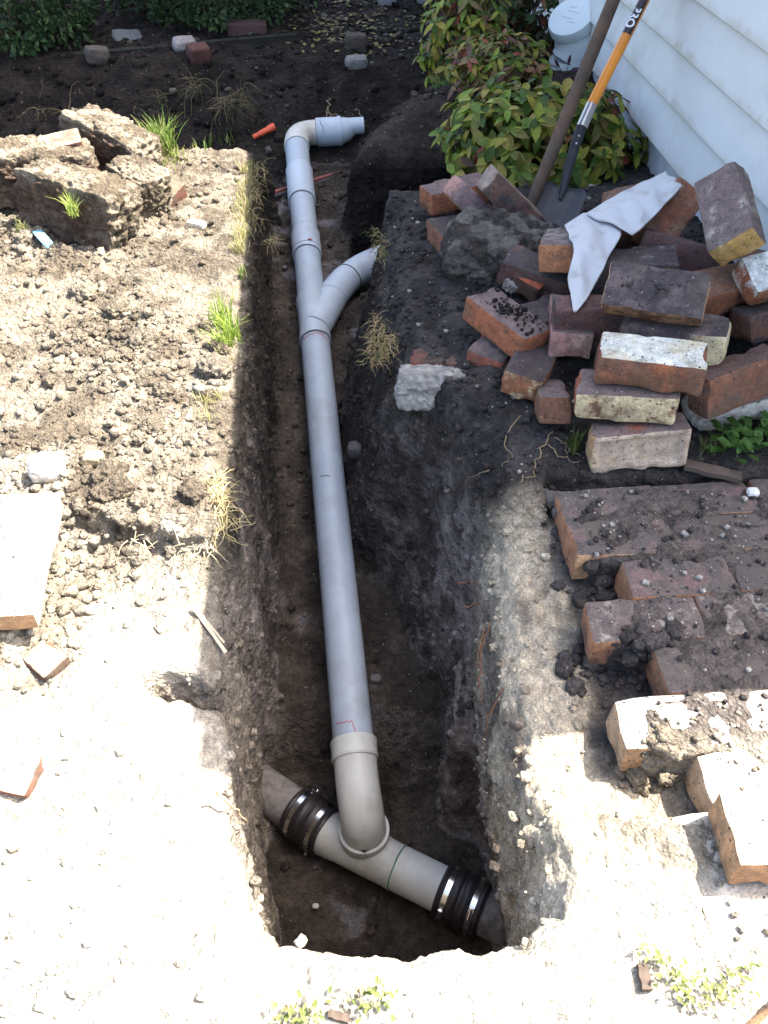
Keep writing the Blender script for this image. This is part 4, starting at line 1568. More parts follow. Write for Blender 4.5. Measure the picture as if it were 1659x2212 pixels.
# loose crumbs: many small lumps
def scatter(name, pts, sizes, cols, mat, n, seed, label=None, flat=0.75, sink=0.25):
    variants = [lump_geo((1.25, 1, flat), seed + k * 3, n, 0.2 + 0.1 * k, 0.50, 1.3, 0.8) for k in range(9)]
    VV, FF, CC = [], [], []
    base = 0
    for i, (p, s_, c) in enumerate(zip(pts, sizes, cols)):
        V, Fc = variants[i % 9]
        a = rnd.uniform(0, 6.28)
        ca, sa = math.cos(a), math.sin(a)
        tl = rnd.uniform(-0.5, 0.5)
        W = np.stack([V[:, 0] * ca - V[:, 1] * sa, V[:, 0] * sa + V[:, 1] * ca, V[:, 2] + tl * V[:, 0] * 0.5], 1) * s_
        W += np.array([p[0], p[1], p[2] + s_ * (0.5 * flat - sink)])
        VV.append(W)
        FF.append(np.array(Fc) + base)
        CC.append(np.tile(np.array(c, np.float32)[None], (len(V), 1)))
        base += len(V)
    me = bpy.data.meshes.new(name)
    V = np.concatenate(VV)
    Q = np.concatenate(FF)
    me.vertices.add(len(V))
    me.vertices.foreach_set('co', V.astype(np.float32).ravel())
    me.loops.add(len(Q) * 4)
    me.loops.foreach_set('vertex_index', Q.astype(np.int32).ravel())
    me.polygons.add(len(Q))
    me.polygons.foreach_set('loop_start', np.arange(0, len(Q) * 4, 4, dtype=np.int32))
    me.update(calc_edges=True)
    put_col(me, np.concatenate(CC))
    me.materials.append(mat)
    o = bpy.data.objects.new(name, me)
    C.objects.link(o)
    return tag(o, label, kind='stuff')


def spread(n, x0, x1, y0, y1, keep, zmin=-9):
    x = npr.uniform(x0, x1, n)
    y = npr.uniform(y0, y1, n)
    p = np.stack([x, y, hgt(x, y)], 1)
    return p[keep(p)]


def onleft(p):
    return (p[:, 0] < np.interp(p[:, 1], LY, LX) - 0.012) & (p[:, 2] > -0.16)


def clodmask(p):
    a = fbm(p, 3.0, 3, 200)
    d = (0.85 * sstep(0.42, 0.62, a) + 0.15) * sstep(0.85, 1.3, p[:, 1] + 0.3 * sstep(-0.5, -0.7, p[:, 0])) + 0.012 + 0.25 * (p[:, 1] < 0.42) + 0.25 * ((p[:, 0] < -0.36) & (p[:, 1] < 0.75))
    lipd = np.interp(p[:, 1], LY, LX) - p[:, 0]
    d = d * (0.30 + 0.70 * sstep(0.04, 0.32, lipd))
    return npr.random(len(p)) < d


cp_ = spread(40000, -1.75, -0.2, 0.28, 3.42, lambda p: onleft(p) & clodmask(p))
sz = (0.003 + 0.020 * npr.random(len(cp_)) ** 4.5) * np.where(cp_[:, 1] < 0.95, 0.6, 1.0)
cc = soil_col(cp_, np.ones(len(cp_))) * npr.uniform(0.85, 1.45, (len(cp_), 1))
scatter('dry_crumbs', cp_, sz, cc, SOIL, 2, 300, 'dry crumbs of broken earth strewn over the left bank', 0.75, 0.36)
# larger clods one by one
bigc = spread(1500, -1.6, -0.40, 1.25, 3.2, onleft)
mask = fbm(bigc, 3.0, 3, 200) > 0.5
bigc = bigc[mask][:40]
bcol = soil_col(bigc, np.ones(len(bigc)))
for i, p in enumerate(bigc):
    s_ = 0.03 + 0.05 * rnd.random() ** 2.5
    o = lump('soil_clod', (p[0], p[1], p[2] + 0.02 * s_), (s_ * rnd.uniform(0.9, 1.5), s_, s_ * 0.75), (rnd.uniform(-15, 15), rnd.uniform(-15, 15), rnd.uniform(0, 180)),
             500 + i, SOIL, bcol[i] * 1.05, 14, 0.45, 0.34, 1.7, 1.2)
    tag(o, 'dry clod of earth among the crumbs on the sunlit left bank', 'soil clod', 'dry clods on the left bank')
# crumbs in the trench and on the right
tp = spread(5200, -0.5, 0.9, 0.42, 3.4, lambda p: ~onleft(p) & (p[:, 0] < 0.36) & (npr.random(len(p)) < 0.6))
tcx = soil_col(tp, np.ones(len(tp))) * npr.uniform(0.7, 1.5, (len(tp), 1))
scatter('trench_crumbs', tp, 0.003 + 0.018 * npr.random(len(tp)) ** 4, tcx, SOIL, 2, 340, 'dark crumbs of earth on the trench floor and bank')
gp_ = spread(2600, -0.1, 1.25, 1.36, 3.0, lambda p: (p[:, 0] > np.interp(p[:, 1], RY, RX)))
gcol = np.where(npr.random((len(gp_), 1)) < 0.10, np.array([[0.42, 0.40, 0.36]]), soil_col(gp_, np.ones(len(gp_))) * npr.uniform(0.8, 1.5, (len(gp_), 1)))
scatter('dark_crumbs', gp_, 0.003 + 0.014 * npr.random(len(gp_)) ** 4, gcol, SOIL, 2, 350, 'dark crumbs round the foot of the brick heap')
fp_ = spread(3600, -2.3, 1.0, 3.6, 6.3, lambda p: npr.random(len(p)) < 1)
fcol = np.where(npr.random((len(fp_), 1)) < 0.05, np.array([[0.14, 0.13, 0.11]]), soil_col(fp_, np.ones(len(fp_))) * npr.uniform(0.7, 1.7, (len(fp_), 1)))
scatter('garden_crumbs', fp_, 0.006 + 0.03 * npr.random(len(fp_)) ** 4, fcol, SOIL, 2, 360, 'dark crumbs on the far bank and garden bed')
wi = np.nonzero((np.abs(TN[:, 2]) < 0.6) & (TV2[:, 2] < -0.04) & (TV2[:, 1] < 3.6) & (TV2[:, 1] > 0.5) & (TV2[:, 0] > -0.7) & (TV2[:, 0] < 0.5))[0]
wi = npr.choice(wi, 4200, replace=False)
wp = TV2[wi] + TN[wi] * 0.001
wcol = soil_col(wp, TN[wi, 2]) * npr.uniform(0.65, 1.6, (len(wp), 1))
wsz = 0.003 + 0.013 * npr.random(len(wp)) ** 4
wp[:, 2] -= wsz * 0.15
scatter('wall_crumbs', wp, wsz, wcol, SOIL, 3, 390, 'crumbs and grit stuck in the cut faces of the trench')
for (w_, s__, c__, l__) in CRUMBS:
    scatter('brick_crumbs', w_, s__, c__, SOIL, 2, 395, l__, 0.8, 0.1)
# crumbs and grit lying on the paving
pp_ = np.stack([npr.uniform(0.40, 1.2, 1500), npr.uniform(0.42, 1.36, 1500)], 1)
pp_ = pp_[pp_[:, 0] > np.interp(pp_[:, 1], PAVY, PAVX)]
pp_ = np.concatenate([pp_, np.full((len(pp_), 1), 0.003)], 1)
pcol = np.where(npr.random((len(pp_), 1)) < 0.30, np.array([[0.45, 0.42, 0.37]]), np.array([[0.07, 0.06, 0.055]]) * npr.uniform(0.8, 1.4, (len(pp_), 1)))
pcol = np.where(pp_[:, 1:2] < 0.8, np.array([[0.36, 0.31, 0.24]]), pcol)
scatter('paving_grit', pp_, 0.0025 + 0.009 * npr.random(len(pp_)) ** 4, pcol, SOIL, 2, 370, 'grit and crumbs scattered over the brick paving')
pc = []
for (u, v, n_, sx, sy) in [(1300, 1275, 26, .05, .03), (1380, 1445, 40, .06, .03), (1415, 1662, 34, .045, .03), (1260, 1440, 20, .05, .06), (1240, 1180, 26, .05, .08)]:
    q = P(u, v, -0.07)
    for k in range(n_):
        x_, y_ = q.x + rnd.gauss(0, sx * .6), q.y + rnd.gauss(0, sy * .6)
        pc.append((x_, y_, float(hgt(x_, y_))))
pc = np.array(pc)
pcc = np.where(pc[:, 1:2] < 0.78, np.array([[0.20, 0.165, 0.12]]), np.array([[0.075, 0.065, 0.06]])) * npr.uniform(0.8, 1.4, (len(pc), 1))
scatter('pit_crumbs', pc, 0.008 + 0.022 * npr.random(len(pc)) ** 2, pcc, SOIL, 4, 380, 'crumbly earth filling the gaps where bricks are missing from the paving')

# ------------------------------------------------------------------ white pipe mouth, scraps
WPVC = plain('white_pvc', (0.62, 0.65, 0.63), 0.35, 0.45, 0.05, 6, dirt=(0.4, 0.38, 0.33), dirt_amt=0.4)
p = on(340, 388)
zt = p.z + 0.03
tag(tube('pipe_mouth', [(p.x, p.y, zt - 0.10), (p.x, p.y, zt), (p.x, p.y, zt), (p.x, p.y, zt - 0.05)], [0.045, 0.045, 0.040, 0.040], WPVC, None, 32, False, rootloc=(p.x, p.y, zt - 0.05)),
    'open mouth of a white plastic pipe standing in the soil', 'pipe')
BLUE = plain('blue_plastic', (0.25, 0.5, 0.62), 0.4)
V, Fc = [], []
for i in range(7):
    t = i / 6
    q = P(78 + 40 * t, 498 + 44 * t, 0.035 - 0.02 * t + 0.01 * math.sin(t * 5))
    for s_ in (-1, 1):
        V.append((q.x + s_ * 0.010, q.y + s_ * 0.012, q.z))
for i in range(6):
    Fc.append((2 * i, 2 * i + 1, 2 * i + 3, 2 * i + 2))
o = obj('plastic_scrap', V, Fc, BLUE, None, True, rootloc=V[0])
so = o.modifiers.new('s', 'SOLIDIFY')
so.thickness = 0.002
tag(o, 'scrap of pale blue plastic in the clods at the left', 'plastic scrap')
WOOD = plain('grey_wood', (0.075, 0.055, 0.042), 0.85, 0.2, 0.35, 18, 0.5)


def batten(name, a, b_, w, t, mat, lab, cat):
    d = (b_ - a).normalized()
    s_ = d.cross(Vector((0, 0, 1))).normalized() * w / 2
    h = Vector((0, 0, t))
    V = []
    for k in range(7):
        q = a.lerp(b_, k / 6) + Vector((0, 0, 0.001 * math.sin(k * 2)))
        ww = s_ * (1 - 0.12 * math.sin(k * 1.7))
        V += [tuple(q - ww), tuple(q + ww), tuple(q + ww + h), tuple(q - ww + h)]
    Fc = []
    for k in range(6):
        for j in range(4):
            Fc.append((4 * k + j, 4 * k + (j + 1) % 4, 4 * k + 4 + (j + 1) % 4, 4 * k + 4 + j))
    Fc += [(3, 2, 1, 0), (24, 25, 26, 27)]
    o = obj(name, V, Fc, mat, None, False, rootloc=tuple(a))
    return tag(o, lab, cat)


batten('wooden_batten', P(1478, 1008, 0.004), P(1600, 1036, 0.004), 0.030, 0.012, WOOD, 'thin dark wooden batten on the ground right of the frogged brick', 'batten')
batten('wooden_stick', P(1384, 2086, 0.004), P(1396, 2142, 0.004), 0.014, 0.010, WOOD, 'short brown stick lying in pale sand by the paving edge', 'stick')
batten('wooden_stick', on(710, 2192), on(755, 2205), 0.010, 0.010, WOOD, 'thin brown stick in the weeds at the near edge', 'stick')
SPL = plain('pale_timber', (0.42, 0.35, 0.26), 0.8, 0.2, 0.2, 30, 0.3)
for k, (a, b_) in enumerate([((418, 1318), (490, 1420)), ((430, 1330), (486, 1398))]):
    batten('wood_splinter', on(*a) + Vector((0, 0, .012)), on(*b_) + Vector((0, 0, .014)), 0.007 - .002 * k, 0.004, SPL,
           ['longer splinter of weathered wood at the broken lip', 'thinner splinter of weathered wood beside the longer one'][k], 'splinter')

# garden kerb
KERB = plain('mossy_timber', (0.022, 0.023, 0.019), 0.95, 0.1, 0.35, 20, 0.5)
a, b_ = P(120, 140, -0.035), P(640, 92, -0.035)
batten('garden_edging', a, b_, 0.05, 0.045, KERB, 'dark mossy timber edging in front of the hedges', 'garden edging')

# ------------------------------------------------------------------ roots
def root_line(pts, r, cols, lab, cat='root', group=None, jit=0.004, seed=0):
    q = random.Random(seed)
    P_ = [Vector(p) for p in pts]
    fine = []
    for i in range(len(P_) - 1):
        for k in range(4):
            t = k / 4
            w = P_[i].lerp(P_[i + 1], t)
            fine.append(w + Vector((q.gauss(0, jit), q.gauss(0, jit), q.gauss(0, jit * .6))))
    fine.append(P_[-1])
    n = len(fine)
    V, Fc = tube_geo(fine, [r * 0.75 * (1 - 0.6 * i / n) for i in range(n)], 6, True)
    o = obj('root', V, Fc, ROOT, None, True, np.tile(np.array(cols)[None], (len(V), 1)), rootloc=tuple(fine[0]))
    return tag(o, lab, cat, group)


TANR = (0.20, 0.145, 0.085)
REDR = (0.11, 0.055, 0.032)


def surf(u, v, z0, dz=0.006):
    p = P(u, v, z0)
    return p


def gnd(u, v, dz=0.006):
    p = on(u, v)
    return p + Vector((0, 0, dz))


root_line([gnd(1120, 905), gnd(1092, 945), gnd(1088, 968), gnd(1105, 990), gnd(1085, 1012)], 0.0022, TANR, 'thin pale root trailing down the bank left of the heap', seed=1)
root_line([gnd(1186, 935), gnd(1182, 965), gnd(1160, 1000), gnd(1150, 1030), gnd(1122, 1045)], 0.003, TANR, 'forked pale root on dark soil below the brown brick', seed=2)
root_line([gnd(1182, 965), gnd(1200, 985), gnd(1225, 992), gnd(1250, 1000)], 0.0022, TANR, 'curly pale root running to the foot of the frogged brick', seed=3)
root_line([gnd(1196, 950), gnd(1216, 962), gnd(1222, 985), gnd(1240, 975), gnd(1252, 990)], 0.0018, TANR, 'thin tangled root beside the foot of the frogged brick', seed=4)
root_line([gnd(1060, 1018), gnd(1030, 1030), gnd(1000, 1048)], 0.002, TANR, 'short pale root lying on the bank above the right trench wall', seed=5)
q0_ = P(460, 1704, -0.03)
root_line([q0_, P(490, 1730, -0.06), P(512, 1752, -0.10), P(534, 1776, -0.16)], 0.0035, (0.40, 0.27, 0.16), 'tan root sticking out of the left trench wall above the coupling', seed=6, jit=0.002)
for k, pts in enumerate([[(1062, 1350), (1048, 1400), (1046, 1450), (1052, 1520)], [(1075, 1345), (1056, 1390), (1050, 1440), (1046, 1490)], [(1108, 1488), (1085, 1510), (1068, 1545), (1062, 1580)], [(1000, 1262), (1020, 1258), (1045, 1262)], [(1010, 1310), (1030, 1306), (1050, 1304)]]):
    zz = [-0.10, -0.10, -0.08, -0.14, -0.14][k]
    root_line([P(u, v, zz - 0.01 * i) + Vector((-0.012, 0, 0)) for i, (u, v) in enumerate(pts)], 0.0024, REDR,
              ['reddish root running down the right trench wall', 'second reddish root close beside the long one', 'curved orange root lower on the sandy slope', 'short root poking from the right wall groove', 'lower short root poking from the right wall groove'][k], seed=10 + k, jit=0.003)
for k, pts in enumerate([[(712, 215), (708, 235), (700, 262), (690, 282)], [(706, 245), (730, 248), (752, 262)], [(705, 238), (718, 250), (722, 272)], [(765, 235), (775, 240), (790, 262)]]):
    root_line([P(u, v, -0.12 - 0.02 * i) for i, (u, v) in enumerate(pts)], 0.004, (0.22, 0.16, 0.10),
              ['pale root hanging on the far bank above the pipe end', 'side root branching right on the far bank', 'short root hanging between two roots on the far bank', 'bent pale root on the far bank right of the pipe end'][k], seed=20 + k, jit=0.006)


def fibre_mat(name, spots, n, ln_, r, cols, lab, cat, seed, droop=1.0, up=0.0):
    q = random.Random(seed)
    acc = Acc()
    for i in range(n):
        u, v, z = q.choice(spots)
        s0 = P(u + q.gauss(0, 9), v + q.gauss(0, 9), z) if z is not None else on(u + q.gauss(0, 9), v + q.gauss(0, 9))
        d = Vector((q.gauss(-0.15, 0.6), q.gauss(-0.3, 0.6), q.gauss(up, 0.4))).normalized()
        pts = [s0]
        L_ = ln_ * q.uniform(0.4, 1.2)
        for k in range(5):
            d = (d + Vector((q.gauss(0, .35), q.gauss(0, .35), q.gauss(-0.22 * droop, .25)))).normalized()
            pts.append(pts[-1] + d * L_ / 5)
        V, Fc = tube_geo(pts, [r * (1 - .12 * k) for k in range(6)], 4, False)
        c = np.array(q.choice(cols)) * q.uniform(0.7, 1.3)
        acc.add(V, Fc, c)
    o = acc.build(name, ROOT, None, True)
    if seed in (7, 8, 9, 10):
        return tag(o, lab, kind='stuff')
    return tag(o, lab, cat)


STRAW = [(0.30, 0.20, 0.10), (0.24, 0.17, 0.09), (0.34, 0.26, 0.13), (0.16, 0.15, 0.05)]
fibre_mat('dry_root_mat', [(815, 690, -0.01), (822, 715, -0.02), (828, 745, -0.03), (835, 765, -0.04), (812, 735, -0.03), (846, 735, 0.0), (806, 775, -0.05)], 200, 0.042, 0.0011, STRAW, 'tuft of dry orange roots hanging over the right lip of the trench', 'root tuft', 5)
fibre_mat('dry_root_mat', [(812, 505, 0.0), (818, 525, -0.01), (822, 545, -0.02)], 90, 0.04, 0.0011, [(0.10, 0.12, 0.04), (0.25, 0.19, 0.10)], 'small green and straw tuft on the lip by the branch pipe', 'root tuft', 6)
fibre_mat('dry_root_mat', [(470, 1060, 0.0), (480, 1085, -0.01), (478, 1110, -0.02), (490, 1130, -0.03), (470, 1140, -0.03), (465, 1040, 0)], 200, 0.07, 0.0012, [(0.42, 0.33, 0.18), (0.36, 0.27, 0.14), (0.30, 0.26, 0.12)], 'dry straw roots on the sunlit left lip midway along the trench', 'root tuft', 7)
fibre_mat('dry_root_mat', [(390, 1185, -0.02), (420, 1195, -0.03), (440, 1180, -0.02), (300, 1172, -.01)], 40, 0.05, 0.0011, [(0.45, 0.38, 0.24)], 'few pale roots at the broken step in the left bank', 'root tuft', 8)
fibre_mat('dry_root_mat', [(500, 215, -0.08), (520, 205, -0.06), (480, 222, -0.09), (350, 205, -.1), (300, 230, -.15), (150, 240, -.16), (90, 225, -.14), (420, 180, -.05)], 150, 0.16, 0.002, [(0.10, 0.075, 0.045), (0.14, 0.11, 0.06), (0.05, 0.06, 0.03)], 'dull roots hanging from the shaded far bank', 'root tuft', 9)
fibre_mat('dry_root_mat', [(585, 520, -0.03), (560, 360, -0.02), (552, 420, -0.03), (548, 470, -.04), (545, 390, -.02)], 150, 0.07, 0.0013, [(0.16, 0.14, 0.06), (0.24, 0.19, 0.1)], 'shaded straw fringe hanging from the far end of the left lip', 'root tuft', 10)


# ------------------------------------------------------------------ grass and weeds
def tuft(spots, n, h, w, cols, lab, seed, cat='grass tuft', name='grass_tuft', spread_=8, lean=0.7, group=None, zfix=None):
    q = random.Random(seed)
    acc = Acc()
    first = None
    for i in range(n):
        u, v = q.choice(spots)
        uu, vv = u + q.gauss(0, spread_), v + q.gauss(0, spread_ * .6)
        b_ = on(uu, vv) if zfix is None else P(uu, vv, zfix)
        if first is None:
            first = b_.copy()
        a = q.uniform(0, 6.28)
        out = Vector((math.cos(a), math.sin(a), 0))
        side = Vector((-out.y, out.x, 0))
        H_ = h * q.uniform(0.45, 1.15)
        le = lean * q.uniform(0.2, 1.2)
        V = []
        for k in range(4):
            t = k / 3
            c_ = b_ + Vector((0, 0, H_ * (t - 0.35 * le * t * t))) + out * (H_ * le * t * t) + Vector((0, 0, -0.004 * (1 - t)))
            ww = w * (1 - t) ** 0.7 * 0.5
            if k < 3:
                V += [tuple(c_ - side * ww), tuple(c_ + side * ww)]
            else:
                V.append(tuple(c_))
        Fc = [(0, 1, 3, 2), (2, 3, 5, 4), (4, 5, 6)]
        acc.add(V, Fc, np.array(q.choice(cols)) * q.uniform(0.75, 1.25))
    o = acc.build(name, GRASS, None, True, rootloc=tuple(first))
    if seed in (3, 4, 7, 8):
        return tag(o, lab, kind='stuff')
    return tag(o, lab, cat, group)


GR = [(0.12, 0.20, 0.03), (0.16, 0.22, 0.04), (0.09, 0.16, 0.03), (0.26, 0.26, 0.10)]
tuft([(340, 324), (356, 325)], 190, 0.15, 0.006, GR, 'tall bright green grass tuft at the far edge of the left bank', 1, spread_=11, zfix=0.005)
tuft([(293, 340)], 60, 0.11, 0.005, GR, 'smaller grass tuft left of the tall bright one', 2, spread_=9)
tuft([(395, 335), (370, 340), (350, 345)], 120, 0.04, 0.004, [(0.26, 0.27, 0.08), (0.2, 0.24, 0.06)], 'short yellowish grass at the foot of the tall tuft', 3, spread_=18)
tuft([(452, 312), (490, 308)], 26, 0.07, 0.006, GR, 'few green sprouts at the far corner of the left bank', 4, spread_=9)
tuft([(480, 690), (490, 712), (500, 730), (486, 745)], 150, 0.09, 0.005, [(0.2, 0.28, 0.04), (0.26, 0.32, 0.07), (0.14, 0.22, 0.03)], 'bright green grass tuft on the left lip opposite the wye', 5, spread_=11)
tuft([(522, 598)], 26, 0.05, 0.004, GR, 'small green sprout on the left lip above the bright tuft', 6, spread_=5)
tuft([(523, 500), (520, 470), (528, 440), (515, 540), (530, 400), (532, 370), (526, 425), (520, 515), (522, 455)], 480, 0.045, 0.0035, [(0.34, 0.30, 0.14), (0.26, 0.26, 0.09), (0.40, 0.34, 0.18)], 'fringe of dry yellow grass along the far part of the left lip', 7, spread_=10)
tuft([(490, 770), (470, 860), (440, 870), (450, 900)], 130, 0.035, 0.003, [(0.34, 0.32, 0.12), (0.40, 0.35, 0.18)], 'thin dry yellow grass near the left lip below the bright tuft', 8, spread_=14)
tuft([(155, 452), (160, 462)], 60, 0.07, 0.005, [(0.28, 0.32, 0.08), (0.2, 0.26, 0.06)], 'small grass tuft growing on the front earth block', 9, spread_=7, zfix=0.13)
tuft([(50, 498)], 40, 0.05, 0.004, [(0.36, 0.36, 0.14)], 'pale grass wisp in the clods at the left edge', 10, spread_=8)
tuft([(1240, 958), (1236, 975), (1246, 965)], 46, 0.06, 0.004, [(0.08, 0.11, 0.025), (0.13, 0.15, 0.04)], 'grass blades growing between the frogged brick and the brown brick', 11, spread_=6)
tuft([(1532, 972)], 60, 0.04, 0.004, [(0.07, 0.10, 0.03), (0.16, 0.13, 0.06)], 'short mossy grass below the pale limewashed brick', 12, spread_=14)


def weed(spots, n, s_, cols, lab, seed, h=0.03):
    q = random.Random(seed)
    acc = Acc()
    first = None
    for i in range(n):
        u, v = q.choice(spots)
        b_ = on(u + q.gauss(0, 22), v + q.gauss(0, 14))
        first = first or b_.copy()
        b_ = b_ + Vector((0, 0, q.uniform(0.1, 1.0) * h))
        a = q.uniform(0, 6.28)
        o_ = Vector((math.cos(a), math.sin(a), q.uniform(-.1, .7))).normalized()
        sd = o_.cross(Vector((0, 0, 1))).normalized()
        ss = s_ * q.uniform(.5, 1.2)
        V = [b_, b_ + o_ * ss * .35 + sd * ss * .22, b_ + o_ * ss * .8 + sd * ss * .2, b_ + o_ * ss - Vector((0, 0, ss * .2)), b_ + o_ * ss * .8 - sd * ss * .2, b_ + o_ * ss * .35 - sd * ss * .22]
        acc.add([tuple(x) for x in V], [(0, 1, 2, 3), (0, 3, 4, 5)], np.array(q.choice(cols)) * q.uniform(.7, 1.2))
    o = acc.build('weed', GRASS, None, True, rootloc=tuple(first))
    return tag(o, lab, 'weed')


WG = [(0.13, 0.15, 0.045), (0.11, 0.14, 0.04), (0.2, 0.19, 0.09)]
weed([(790, 2150), (815, 2165), (780, 2175), (825, 2150)], 60, 0.011, WG, 'leafy weed in the sand at the near edge of the pit', 21)
weed([(640, 2190), (610, 2205), (660, 2200)], 50, 0.012, WG, 'low weed with a stick through it in the bottom sand', 22)
weed([(1480, 2130), (1530, 2150), (1580, 2120), (1500, 2165), (1450, 2110), (1420, 2095), (1560, 2160), (1390, 2060)], 170, 0.010, WG, 'spreading green weed near the bottom right corner', 23)
weed([(1585, 960), (1600, 985), (1630, 945), (1650, 950), (1570, 975)], 80, 0.045, [(0.05, 0.11, 0.02), (0.07, 0.14, 0.03)], 'dark green leafy weed by the wall end of the heap', 24, 0.05)
# fallen yellow leaves on the far bank
acc = Acc()
q = random.Random(3)
for i in range(420):
    u = q.choice([q.gauss(790, 60), q.gauss(720, 60), q.uniform(620, 900)])
    v = q.gauss(60, 34)
    if v < 2 or v > 125 or u > 905:
        continue
    b_ = on(u, v) + Vector((0, 0, 0.008))
    a = q.uniform(0, 6.28)
    s_ = q.uniform(.008, .022)
    o1 = Vector((math.cos(a), math.sin(a), q.uniform(-.3, .3))) * s_
    o2 = Vector((-math.sin(a), math.cos(a), q.uniform(-.3, .3))) * s_ * .6
    acc.add([tuple(b_ - o1), tuple(b_ + o2), tuple(b_ + o1), tuple(b_ - o2)], [(0, 1, 2, 3)], np.array(q.choice([(0.15, 0.13, 0.035), (0.10, 0.08, 0.035), (0.07, 0.045, 0.025), (0.20, 0.18, 0.07)])))
tag(acc.build('fallen_leaves', GRASS, None, True), 'fallen yellow leaves on the dark far bank', kind='stuff')

# ------------------------------------------------------------------ shrubs
def leaf_mesh(L_, W_, droop, col, tip, seed):
    q = random.Random(seed)
    V, cs = [], []
    prof = [(0.0, 0.05), (0.22, 0.75), (0.48, 1.0), (0.74, 0.72), (1.0, 0.0)]
    for t, w in prof:
        z = -droop * L_ * t * t
        f = 0.16 * W_ * w
        k = np.array(col) * (1 - t) + np.array(tip) * t
        if w > 0:
            V += [(L_ * t, -W_ / 2 * w, z + f), (L_ * t, 0, z), (L_ * t, W_ / 2 * w, z + f)]
            cs += [k, k * 1.12, k]
        else:
            V.append((L_ * t, 0, z))
            cs.append(k)
    Fc = []
    for i in range(3):
        a = 3 * i
        Fc += [(a, a + 1, a + 4, a + 3), (a + 1, a + 2, a + 5, a + 4)]
    Fc += [(9, 10, 12), (10, 11, 12)]
    return np.array(V), Fc, np.array(cs)


def leaf_data(cols, L_, W_, seed):
    out = []
    for i, (c, t) in enumerate(cols):
        V, Fc, cs = leaf_mesh(L_ * (0.85 + 0.06 * (i % 5)), W_, 0.10 + 0.09 * (i % 4), c, t, seed + i)
        me = bpy.data.meshes.new('leaf')
        me.from_pydata(V.tolist(), [], Fc)
        me.polygons.foreach_set('use_smooth', [True] * len(Fc))
        put_col(me, cs)
        me.materials.append(LEAF)
        out.append((me, V, Fc, cs))
    return out


GL = [((0.075, 0.125, 0.016), (0.09, 0.14, 0.018)), ((0.16, 0.21, 0.022), (0.21, 0.22, 0.03)), ((0.045, 0.088, 0.014), (0.055, 0.095, 0.015)),
      ((0.21, 0.23, 0.028), (0.25, 0.20, 0.035)), ((0.09, 0.135, 0.02), (0.15, 0.11, 0.03)), ((0.035, 0.065, 0.012), (0.045, 0.075, 0.013)),
      ((0.23, 0.22, 0.035), (0.24, 0.16, 0.04)), ((0.12, 0.18, 0.022), (0.14, 0.19, 0.022))]
RL = [((0.17, 0.10, 0.045), (0.19, 0.07, 0.04)), ((0.14, 0.13, 0.04), (0.20, 0.10, 0.05)), ((0.20, 0.055, 0.035), (0.22, 0.05, 0.035)), ((0.10, 0.13, 0.03), (0.15, 0.10, 0.04)), ((0.12, 0.075, 0.045), (0.10, 0.05, 0.04))]
DL = [((0.03, 0.055, 0.016), (0.035, 0.06, 0.016)), ((0.045, 0.075, 0.02), (0.04, 0.07, 0.02)), ((0.055, 0.05, 0.025), (0.06, 0.04, 0.025))]


